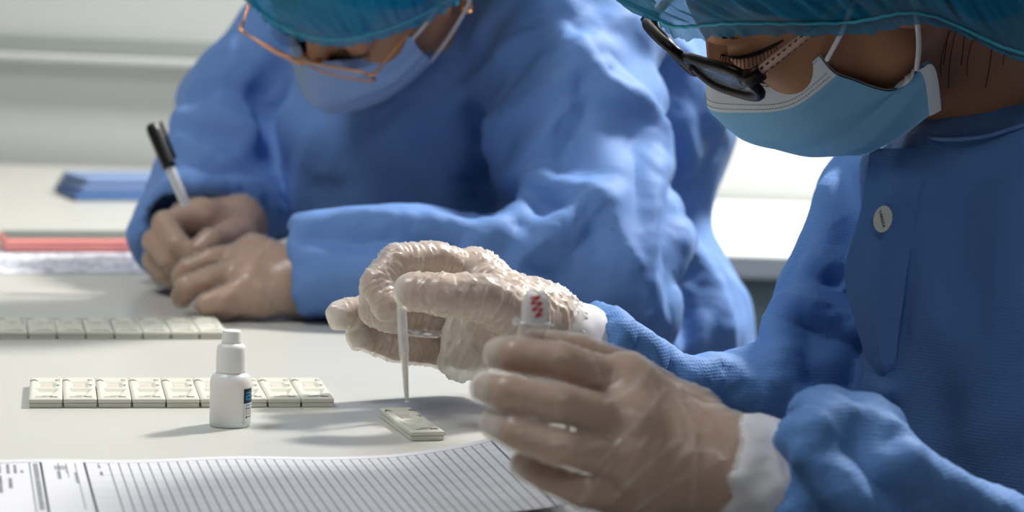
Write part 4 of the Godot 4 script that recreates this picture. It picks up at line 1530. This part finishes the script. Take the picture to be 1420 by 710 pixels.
func near_person() -> void:
	var root := thing("person", "person in blue gown and mask holding a dropper and a clear tube, dark glasses", "person", Vector3.ZERO)
	var h := head_at(1176, -72, 1.36, Vector3(-0.769, -0.588, -0.251), Vector3(0.118, -0.516, 0.848), 1.0)
	# the far hand pinches the dropper, the near hand holds the tube
	var right := hand([742, 455, 1.41], 22.0,
		[[[656, 384, 1.425], [606, 360, 1.408], [550, 363, 1.392], [522, 394, 1.380], [536, 424, 1.374]],
		[[652, 402, 1.43], [578, 378, 1.42], [524, 398, 1.41], [520, 430, 1.395], [545, 442, 1.388]],
		[[650, 440, 1.45], [590, 436, 1.445], [520, 430, 1.43], [474, 437, 1.42]],
		[[655, 478, 1.455], [610, 488, 1.45], [550, 482, 1.435], [498, 465, 1.425]]],
		[[722, 440, 1.385], [668, 412, 1.350], [612, 408, 1.342], [572, 404, 1.345]], [820, 495, 1.43])
	var right_bones := finger_bones
	right.cap(at(700, 455, 1.415), at(642, 486, 1.425), 0.014, 0.009, 0.012)
	var left := hand([1005, 668, 1.123], 27.0,
		[[[866, 534, 1.120], [775, 502, 1.098], [718, 494, 1.101], [694, 492, 1.108]],
		[[872, 586, 1.100], [772, 560, 1.077], [706, 545, 1.080], [676, 538, 1.090]],
		[[868, 640, 1.095], [778, 620, 1.073], [718, 600, 1.077], [688, 586, 1.087]],
		[[874, 694, 1.105], [808, 682, 1.085], [758, 660, 1.088], [728, 644, 1.098]]],
		[[960, 580, 1.155], [870, 520, 1.155], [800, 492, 1.145], [742, 484, 1.130]], [1100, 700, 1.130], 0.865)
	var left_bones := finger_bones
	var hf := head_field(h, [[h.p(-26, 0, -50), 0.052], [at(1390, 100, 1.425), 0.052], [at(1450, 260, 1.46), 0.065]])
	var tor := Field.new()
	px_chain(tor, [[1450, 270, 1.44, 150], [1470, 480, 1.43, 180], [1480, 760, 1.43, 190]], 0.05)
	px_chain(tor, [[1440, 270, 1.46, 110], [1290, 300, 1.53, 80], [1150, 520, 1.50, 50], [960, 566, 1.465, 44], [820, 500, 1.43, 44]], 0.03)
	px_chain(tor, [[1450, 270, 1.42, 110], [1640, 340, 1.32, 110], [1560, 850, 1.22, 85], [1100, 700, 1.175, 76]], 0.03)
	shaped("body", [job(tor, 0.014), job(hf, 0.0030), job(right.copy(), 0.0022), job(left.copy(), 0.0024)], M.near_skin, root)
	finger_bones = right_bones
	glove(right, 0.0015, CX * 0.35 + CU, 0.0021, 15, 0.5, root, "shiny wrinkled glove on the hand that holds the dropper", [[800, 488, 1.428, 830, 505, 1.432], [660, 440, 1.39, 632, 500, 1.395, 16, 9], [700, 450, 1.395, 645, 505, 1.40, 16, 8]], [[[640, 392], [690, 400], [735, 430]], [[605, 425], [606, 470], [602, 515]], [[660, 385], [640, 402], [618, 410]]], [[553, 398, 1.343], [470, 437, 1.415], [494, 465, 1.42]])
	finger_bones = left_bones
	glove(left, 0.0022, CX * 0.6 + CU * 0.8, 0.0010, 18, 0.34, root, "glove on the hand that holds the clear tube", [[1003, 655, 1.123, 1100, 695, 1.127]], [[[935, 548], [962, 610], [958, 700]], [[830, 640], [880, 590], [920, 540]], [[850, 690], [900, 640], [945, 610]], [[840, 560], [880, 540], [900, 510]], [[820, 500], [835, 530], [850, 545]], [[800, 700], [830, 660], [845, 640]], [[880, 705], [930, 670], [960, 660]], [[720, 600], [790, 620], [840, 615]], [[760, 520], [800, 530], [840, 525]]], [[682, 490, 1.105], [664, 536, 1.085], [676, 584, 1.080], [720, 640, 1.095]])
	# knitted cuffs inside the gloves
	var kc := Field.new()
	px_chain(kc, [[985, 662, 1.123, 93], [1050, 680, 1.125, 98], [1120, 694, 1.127, 98]], 0.01)
	kc.cut(at(1000, 655, 1.123), at(900, 620, 1.123) - at(1000, 655, 1.123))
	shaped("cuff", [job(kc, 0.004, lumps(13, 40.0, 0.004))], M.knit, root)
	var kf := Field.new()
	px_chain(kf, [[748, 460, 1.41, 60], [800, 494, 1.428, 65], [850, 520, 1.44, 58]], 0.01)
	kf.cut(at(752, 460, 1.41), at(700, 440, 1.40) - at(752, 460, 1.41))
	shaped("cuff", [job(kf, 0.004, lumps(14, 25.0, 0.003))], M.knit, root)
	# gown
	var g := Field.new()
	px_chain(g, [[1290, 275, 1.49, 105], [1400, 282, 1.41, 120], [1580, 275, 1.37, 128]], 0.05)
	px_chain(g, [[1400, 310, 1.46, 130], [1460, 480, 1.43, 236], [1468, 720, 1.43, 250], [1470, 900, 1.43, 250]], 0.06)
	px_chain(g, [[1310, 290, 1.52, 110], [1238, 290, 1.53, 100], [1170, 440, 1.51, 92], [1120, 540, 1.49, 78], [960, 566, 1.465, 62], [870, 530, 1.445, 66], [798, 499, 1.43, 75]], 0.012)
	g.cut(at(806, 500, 1.43), at(740, 470, 1.41) - at(806, 500, 1.43), 0.06)
	px_chain(g, [[1040, 672, 1.123, 97], [1110, 684, 1.127, 97], [1180, 696, 1.135, 100], [1290, 775, 1.150, 106], [1560, 900, 1.175, 160]], 0.03)
	g.cut(at(1086, 655, 1.123), at(986, 614, 1.123) - at(1086, 655, 1.123), 0.08)
	g.facet_size = 0.045
	g.facet_seed = 6
	near_folds(g)
	shaped("gown", [job(g, 0.0036, crumple(9, 12.0, 0.003, CU))], M.near_gown, root)
	# round white button on the placket
	var bd := (at(1270, 305, 1.0) - EYE)
	var bt := g.hit(EYE, bd, 1.1, 1.7)
	var bn := (g.grad(EYE + bd * bt) - CX * 0.25 - CF * 0.2).normalized()
	bd = (at(1231, 305, 1.0) - EYE)
	bt -= 0.0045
	var bx := CU.cross(bn).normalized()
	var bb := Basis(bx, bn, bx.cross(bn))
	var btn := obj("button", lathe([[0.0, 0.0], [0.0078, 0.0], [0.0080, 0.0005], [0.0078, 0.0010], [0.0, 0.0011]], 36, Transform3D(bb, EYE + bd * bt + bn * 0.0032)), M.button, root)
	var tx := TextMesh.new()
	tx.text = "VANESA"
	tx.font = font
	tx.font_size = 24
	tx.pixel_size = 0.000135
	tx.depth = 0.0001
	var word := obj("lettering", tx, M.print, btn)
	word.transform = Transform3D(Basis(bx, bx.cross(bn) * -1.0, bn).rotated(bn, deg_to_rad(-62)), EYE + bd * bt + bn * 0.0044)
	# front panel of the gown, its free edge standing off the chest
	var panel := []
	for r in [[206, 1207, 1272], [250, 1201, 1264], [300, 1192, 1256], [345, 1178, 1248], [380, 1171, 1243], [420, 1178, 1238], [460, 1190, 1232], [510, 1205, 1228], [560, 1217, 1226], [592, 1222, 1228]]:
		var row := []
		var dir := at(r[2] + 14, r[0], 1.0) - EYE
		var t := g.hit(EYE, dir, 1.1, 1.8)
		for k in 5:
			var x := lerpf(r[1], r[2] + 14, k / 4.0)
			row.append(EYE + (at(x, r[0], 1.0) - EYE) * (t - 0.0035 + 0.012 * pow(1.0 - k / 4.0, 2.0) - (0.004 if k == 2 else 0.0)))
		panel.append(row)
	obj("front_panel", sheet(panel, 14, 60, 0.0008), M.near_gown, root).set_meta("label", "loose front panel of the gown")
	obj("neck_binding", tube(bind_curve(g), [0.0014], 8), M.seam, root)
	var strands := []
	var rng := RandomNumberGenerator.new()
	rng.seed = 91
	for i in 7:
		var x0 := 1316.0 + i * i * 2.4
		var bend := rng.randf_range(-10, 6)
		var pts := []
		for j in 4 + i % 3:
			var px := x0 - j * 2.0 + bend * sin(j * 0.6)
			var py := 42.0 + j * 16.0
			var dir := at(px, py, 1.0) - EYE
			var t := hf.hit(EYE, dir, 1.1, 1.7)
			if t > 0: pts.append(EYE + dir * (t - 0.0008))
		if pts.size() > 2: strands.append(tube(curve(pts, 14), [0.00028], 4))
	obj("loose_hair", joined(strands), M.hair, root)
	# head wear
	var hair := Field.new()
	hair.ell(h.p(-10, 0, 36), h.axes(), Vector3(99, 78, 86) * 0.001, 0.0)
	hair.ell(h.p(-62, 0, -40), h.axes(), Vector3(56, 66, 52) * 0.001, 0.02)
	hair.cut(h.p(60, 0, 34), h.axes() * Vector3(0.75, 0, -0.66))
	shaped("hair", [job(hair, 0.005)], M.hair, root)
	var cp := cap_mesh(h, [[107, 0, 50], [100, 40, 51], [68, 74, 46], [20, 86, 10], [-16, 90, -14], [-48, 92, -76], [-92, 56, -98], [-104, 0, -92]], 140, 0.12, 12, 50)
	var cap := obj("surgical_cap", cp[0], M.cap, root)
	obj("elastic_band", cp[1], M.elastic, cap)
	# mask: the lower half flares back along the jaw
	var half := [
		[[108, 0, -8], [95, 22, -14], [73, 45, -20], [46, 63, -10]],
		[[124, 0, -30], [106, 26, -33], [78, 50, -36], [44, 67, -27]],
		[[120, 0, -60], [101, 29, -60], [72, 53, -58], [26, 70, -54]],
		[[105, 0, -84], [86, 30, -84], [54, 57, -76], [0, 78, -49]],
		[[88, 0, -100], [72, 28, -101], [46, 54, -92], [12, 76, -78]]]
	var pleat := func(u: float, w: float) -> float:
		return -0.0016 * (absf(fposmod(w * 3.0 + 0.1, 1.0) - 0.5) * 2.0) * smoothstep(0.22, 0.35, w) + 0.0012 * sin(u * 38.0) * smoothstep(0.5, 1.0, w) * absf(u - 0.5)
	var rows := mirror_rows(h, half)
	var mk := obj("face_mask", sheet(rows, 90, 60, 0.0010, pleat, Vector2(0.22, 1.0)), M.mask, root)
	var band := obj("upper_band", sheet(rows, 90, 18, 0.0012, pleat, Vector2(0.0, 0.225)), M.mask_band, mk)
	band.set_meta("label", "white stitched upper band of the mask")
	var st := []
	for w in [0.03, 0.17, 0.20]:
		for i in 110:
			var u := 0.03 + 0.94 * i / 109.0
			var c := []
			for r in rows: c.append(along(r, u))
			var c2 := []
			for r in rows: c2.append(along(r, u + 0.004))
			var a := along(c, w); var b := along(c2, w)
			var e := (a - h.p(30, 0, -40)).normalized() * 0.0008
			st.append(tube([a + e, b + e], [0.00028], 4))
	obj("stitching", joined(st), M.panel, mk)
	obj("lining", sheet(rows, 90, 50, 0.0008, func(u: float, w: float) -> float: return pleat.call(u, w) - 0.0016), M.mask_band, mk).set_meta("label", "white inner side of the mask")
	for s in [-1, 1]:
		var ends := []
		for q in half.slice(2): ends.append([h.p(q[3][0] + 7, (q[3][1] - 0.5) * s, q[3][2]), h.p(q[3][0] + 3, (q[3][1] + 0.8) * s, q[3][2]), h.p(q[3][0] - 0.5, (q[3][1] + 1.2) * s, q[3][2])])
		obj("hem", sheet(ends, 8, 30, 0.0018, null, Vector2(0.45, 1.0)), M.mask_band, mk).set_meta("label", "white side hem of the mask")
	for s in [-1, 1]:
		obj("ear_loop", joined([local_tube(h, [[44, 65 * s, -14], [26, 74 * s, 0], [4, 82 * s, 18], [-12, 86 * s, 22]], 0.0015), local_tube(h, [[8, 76 * s, -48], [-2, 79 * s, -34], [-12, 83 * s, -14], [-20, 86 * s, 8], [-12, 86 * s, 22]], 0.0015)]), M.loop, mk)
	for s in [-1, 1]:
		obj("eyelash", lashes(h, s, 60 + s), M.lash, root)
		obj("eyebrow", eyebrow(h, s, 70 + s), M.brow, root)
	# lowered upper lid of the near eye: lash line and lashes on the skin
	var lid := []
	var hairs := []
	for i in 21:
		var c := along([Vector3(1000, 76, 0), Vector3(1022, 80, 0), Vector3(1048, 75, 0), Vector3(1072, 64, 0), Vector3(1086, 56, 0)], i / 20.0)
		var dir := at(c.x, c.y, 1.0) - EYE
		var t := hf.hit(EYE, dir, 1.1, 1.7)
		if t < 0: continue
		var a := EYE + dir * (t - 0.0006)
		lid.append(a)
		if i < 17:
			for k in 2:
				var dn := (CX * (-0.25 + 0.03 * i) - CU - CF * 0.35).normalized()
				hairs.append(tube(curve([a, a + dn * 0.004 - CF * 0.001, a + dn * (0.0072 + 0.001 * ((i + k) % 3)) + CX * 0.0006 * k - CF * 0.001], 5), [0.00028, 0.00022, 0.00016, 0.0001, 0.00005], 4))
	var widths := []
	for i in lid.size(): widths.append(0.0005 + 0.0007 * sin(PI * i / maxf(lid.size() - 1.0, 1.0)))
	hairs.append(tube(lid, widths, 6))
	obj("lash_line", joined(hairs), M.lash, root)
	var gl := glasses(h, root, Vector3(114, 0, 0), 70.0, 20.0, M.tortoise, 0.0034, -3.0, 18.0, null)
	# flat temples with a chequered outer face
	for s in [-1, 1]:
		var a := h.v(Vector3(114, 0, 0) + Vector3(-sin(deg_to_rad(18.0)), cos(deg_to_rad(18.0)), 0) * 72.0 * s + Vector3(-10, 0, 8.5))
		var e := h.p(-10, 86 * s, 22)
		var tp := obj("temple", tube(curve([a, a.lerp(e, 0.5) + h.l * s * 0.002, e], 20), [0.0028], 10, false, 1.0), M.check_light, gl)
		var chk := []
		for i in 44:
			var f0 := i / 44.0
			var p: Vector3 = a.lerp(e, f0) + h.l * s * (0.002 * (1.0 - absf(f0 - 0.5) * 2.0) + 0.0019)
			var dirv := (e - a).normalized()
			var upv := dirv.cross(h.l * s).normalized()
			for k in 3:
				if (i + k) % 2 == 0:
					chk.append(rbox(Vector3(0.0023, 0.0012, 0.0015), 0.0002, 1, Transform3D(Basis(dirv, h.l * s, upv), p + upv * (k - 1) * 0.0015)))
		obj("chequer", joined(chk), M.check_dark, gl)
	seat_at(root, Vector3(0.30, 0.4, -1.42))

func bind_curve(g: Field) -> Array:
	var pts := []
	for p in [[1285, 191], [1310, 193], [1340, 192], [1370, 188], [1395, 181], [1425, 172]]:
		var dir := at(p[0], p[1], 1.0) - EYE
		var t := g.hit(EYE, dir, 1.1, 1.7)
		if t > 0: pts.append(EYE + dir * (t - 0.0045))
	return curve(pts, 24)

func near_folds(g: Field) -> void:
	var d0 := 1.0; var d1 := 1.75
	var folds := [
		# chest: the placket edge and long soft folds
		[[[1276, 192], [1264, 290], [1242, 400], [1224, 592]], 14, 30, 8, 0, 0.8],
		[[[1218, 214], [1214, 290]], 12, 26, 8, 0, 0.6],
		[[[1216, 400], [1222, 480], [1228, 566]], 12, 26, 8, 0, 0.6],
		[[[1160, 222], [1188, 296], [1166, 350]], 14, 16, -9, 0, 0.5],
		[[[1150, 250], [1152, 320], [1120, 380]], 18, 18, 6, 0, 0.4],
		[[[1330, 215], [1340, 400], [1300, 610]], 40, 40, -6, 1, 0.3],
		[[[1400, 250], [1390, 420], [1404, 620]], 40, 40, 6, 1, 0.3],
		[[[1290, 420], [1340, 520], [1350, 620]], 34, 30, 6, 1, 0.3],
		# far sleeve
		[[[1088, 428], [1130, 424], [1196, 450]], 16, 10, 10, 0, 0.7],
		[[[1100, 446], [1140, 454], [1206, 474]], 10, 22, -11, 0, 0.5],
		[[[1078, 448], [1086, 492], [1060, 534]], 16, 18, 9, 0, 0.6],
		[[[1130, 380], [1150, 410], [1190, 420]], 16, 12, -7, 0, 0.4],
		[[[803, 452], [838, 455], [852, 474], [832, 504]], 14, 10, 10, 0, 0.7],
		[[[852, 460], [876, 492], [884, 530]], 12, 10, -9, 0, 0.5],
		[[[868, 470], [900, 496], [906, 526]], 12, 10, 10, 0, 0.6],
		[[[920, 512], [926, 540], [948, 574]], 12, 12, -8, 0, 0.5],
		[[[940, 520], [950, 548], [966, 578]], 12, 12, 9, 0, 0.5],
		[[[962, 534], [985, 522], [1012, 528], [1044, 560]], 18, 12, 17, 0, 0.9],
		[[[966, 530], [982, 548], [988, 584]], 10, 10, -10, 0, 0.5],
		[[[1018, 534], [1040, 558], [1058, 562]], 12, 9, -11, 0, 0.6],
		[[[1040, 548], [1062, 540], [1100, 510]], 12, 14, 8, 0, 0.5],
		[[[1060, 518], [1100, 542], [1166, 574]], 12, 20, 8, 0, 0.4],
		[[[808, 454], [836, 457], [850, 474]], 11, 11, 5, 2, 0.7],
		[[[964, 536], [986, 522], [1012, 528], [1040, 556]], 14, 12, 7, 2, 0.8],
		[[[1090, 432], [1130, 428], [1180, 446]], 14, 12, 6, 2, 0.6],
		[[[1082, 452], [1088, 490], [1066, 530]], 13, 14, 6, 2, 0.6],
		# near sleeve
		[[[1096, 626], [1124, 600], [1154, 580], [1200, 584], [1230, 598]], 13, 14, 6, 2, 0.7],
		[[[1254, 650], [1320, 686], [1388, 716]], 14, 16, 6, 2, 0.6],
		[[[1088, 630], [1120, 600], [1152, 572], [1200, 578], [1234, 594]], 12, 18, 12, 0, 0.8],
		[[[1160, 600], [1188, 646], [1218, 706]], 13, 13, -7, 0, 0.5],
		[[[1098, 622], [1150, 660], [1214, 712]], 12, 20, 9, 0, 0.6],
		[[[1234, 596], [1252, 642], [1280, 706]], 16, 10, 10, 0, 0.7],
		[[[1256, 646], [1330, 684], [1394, 714]], 12, 18, 10, 0, 0.6],
		[[[1100, 660], [1130, 690], [1140, 712]], 14, 14, -6, 0, 0.4]]
	for f in folds: crease_px(g, f[0], d0, d1, f[1], f[2], f[3], f[4], f[5])

func held_things() -> void:
	# pen: from the cap's end above the fist down to the paper
	var a := at(209, 172, 1.935); var b := at(303, 388, 1.925)
	var y := (a - b).normalized()
	var x := CF.cross(y).normalized()
	var len_ := (a - b).length()
	var p := thing("pen", "black capped ballpoint pen with a clear barrel held in the gloved fist", "pen", b, Basis(x, y, x.cross(y)))
	obj("tip", lathe([[0.0, 0.0], [0.0006, 0.0], [0.0008, 0.003], [0.0022, 0.011], [0.0024, 0.0125], [0.0, 0.0125]], 16), M.steel, p)
	obj("grip", lathe([[0.0, 0.0122], [0.0034, 0.0122], [0.0044, 0.018], [0.0046, 0.04], [0.0044, 0.052], [0.0, 0.052]], 24), M.grip, p)
	obj("barrel", lathe([[0.0, 0.051], [0.0043, 0.051], [0.0043, len_ - 0.036], [0.0, len_ - 0.036]], 24), M.pen_clear, p)
	obj("refill", lathe([[0.0, 0.050], [0.0016, 0.050], [0.0016, len_ - 0.04], [0.0, len_ - 0.04]], 12), M.grip, p)
	obj("pen_cap", lathe([[0.0, len_ - 0.040], [0.0056, len_ - 0.040], [0.0060, len_ - 0.036], [0.0059, len_ - 0.008], [0.0050, len_ - 0.002], [0.0030, len_], [0.0, len_]], 28), M.black, p)
	obj("clip", rbox(Vector3(0.0028, 0.033, 0.0022), 0.0009, 3, Transform3D(Basis(Vector3.BACK, -0.02), Vector3(0.0078, len_ - 0.018, 0.0))), M.black, p)
	# disposable dropper
	var t0 := at(564.5, 558, 1.366); var t1 := at(556, 418, 1.364)
	y = (t1 - t0).normalized()
	x = CF.cross(y).normalized()
	var q := thing("pipette", "clear plastic dropper pinched between thumb and finger above a test cassette", "pipette", t0, Basis(x, y, x.cross(y)))
	var L := (t1 - t0).length()
	obj("stem", lathe([[0.0010, 0.0], [0.00155, 0.0], [0.0021, 0.016], [0.0023, 0.024], [0.0029, 0.0285], [0.0030, 0.034], [0.0031, 0.058], [0.0034, L], [0.0024, L], [0.0022, 0.05], [0.0018, 0.026], [0.0010, 0.0]], 24), M.clear, q)
	obj("liquid", lathe([[0.0, 0.0008], [0.0010, 0.0008], [0.0016, 0.018], [0.0017, 0.0275], [0.0, 0.028]], 18), M.liquid, q)
	obj("bulb", lathe([[0.0, L - 0.001], [0.0034, L - 0.001], [0.0038, L + 0.004], [0.0034, L + 0.009], [0.002, L + 0.011], [0.0, L + 0.0112]], 24), M.clear, q)
	# capped sample tube
	var u0 := at(722, 560, 1.120); var u1 := at(746, 402, 1.115)
	y = (u1 - u0).normalized()
	x = CF.cross(y).normalized()
	var s := thing("sample_tube", "small clear sample tube with a frosted cap marked in red", "sample tube", u0, Basis(x, y, x.cross(y)))
	L = (u1 - u0).length()
	obj("tube_body", lathe([[0.0, 0.0], [0.004, 0.0005], [0.0058, 0.004], [0.0064, 0.02], [0.0066, L - 0.018], [0.0098, L - 0.0175], [0.0098, L - 0.0155], [0.0072, L - 0.015], [0.0, L - 0.015]], 32), M.clear, s)
	obj("tube_cap", lathe([[0.0, L - 0.0165], [0.0062, L - 0.0165], [0.0058, L - 0.015], [0.0062, L - 0.011], [0.0066, L - 0.007], [0.0062, L - 0.0035], [0.0050, L - 0.0012], [0.0030, L - 0.0002], [0.0, L]], 40), M.frosted, s)
	var ink := []
	var zig := [[-0.0030, 0.0125], [0.0012, 0.0142], [-0.0022, 0.0102], [0.0026, 0.0112], [-0.0012, 0.0072], [0.0034, 0.0084], [0.0008, 0.0045], [0.0040, 0.0058]]
	var zz := []
	for w in zig:
		var ang: float = w[0] / 0.0064
		zz.append(Vector3(sin(ang) * 0.0066, L - 0.0165 + w[1], cos(ang) * 0.0066))
	ink.append(tube(curve(zz, 60), [0.00055], 6))
	obj("red_marking", joined(ink), M.red_ink, s)

func _ready() -> void:
	var pitch := deg_to_rad(5.9423); var roll := deg_to_rad(1.743)
	CF = Vector3(0, -sin(pitch), -cos(pitch))
	var u0 := Vector3(1, 0, 0).cross(CF)
	CX = Vector3(1, 0, 0) * cos(roll) + u0 * sin(roll)
	CU = u0 * cos(roll) - Vector3(1, 0, 0) * sin(roll)
	var camera := Camera3D.new()
	camera.name = "camera"
	add_child(camera)
	camera.transform = Transform3D(Basis(CX, CU, -CF), EYE)
	camera.near = 0.05
	camera.far = 30.0
	var optics := CameraAttributesPhysical.new()
	optics.frustum_focal_length = 12.0 / (355.0 / FOCAL)
	optics.frustum_focus_distance = 1.36
	optics.exposure_aperture = 11.0
	camera.attributes = optics
	camera.fov = rad_to_deg(2.0 * atan(355.0 / FOCAL))
	camera.current = true
	var we := WorldEnvironment.new()
	we.name = "environment"
	var env := Environment.new()
	env.background_mode = Environment.BG_COLOR
	env.background_color = Color(0.05, 0.05, 0.055)
	env.tonemap_mode = Environment.TONE_MAPPER_LINEAR
	env.tonemap_exposure = 1.16
	env.sdfgi_enabled = true
	env.ssao_enabled = true
	env.ssil_enabled = true
	we.environment = env
	add_child(we)
	font = SystemFont.new()
	font.font_names = PackedStringArray(["Droid Sans"])
	materials()
	light_panel(Vector3(1.15, 2.685, -2.72), Vector2(0.3, 0.3), 11.0, Color(1, 0.985, 0.96), "unseen small square ceiling light, placed to light the scene from the back right")  # unseen main lamp, placed so shadows fall left and forward
	light_panel(Vector3(0.9, 2.685, 0.5), Vector2(0.6, 0.6), 0.9, Color(0.99, 0.99, 1.0), "unseen square ceiling light panel, placed to brighten surfaces that face the viewer")  # unseen, weak; lifts the camera-facing sides of bottle, cassettes and near hand
	light_panel(Vector3(-1.0, 2.685, -1.25), Vector2(0.6, 0.6), 1.7, Color(0.98, 0.99, 1.0), "unseen square ceiling light panel, placed to light table and hands from the left")  # unseen; lights hands, sleeves and table from the upper left
	room()
	cassettes()
	bottle()
	papers()
	far_things()
	far_person()
	near_person()
	held_things()
	run_jobs()
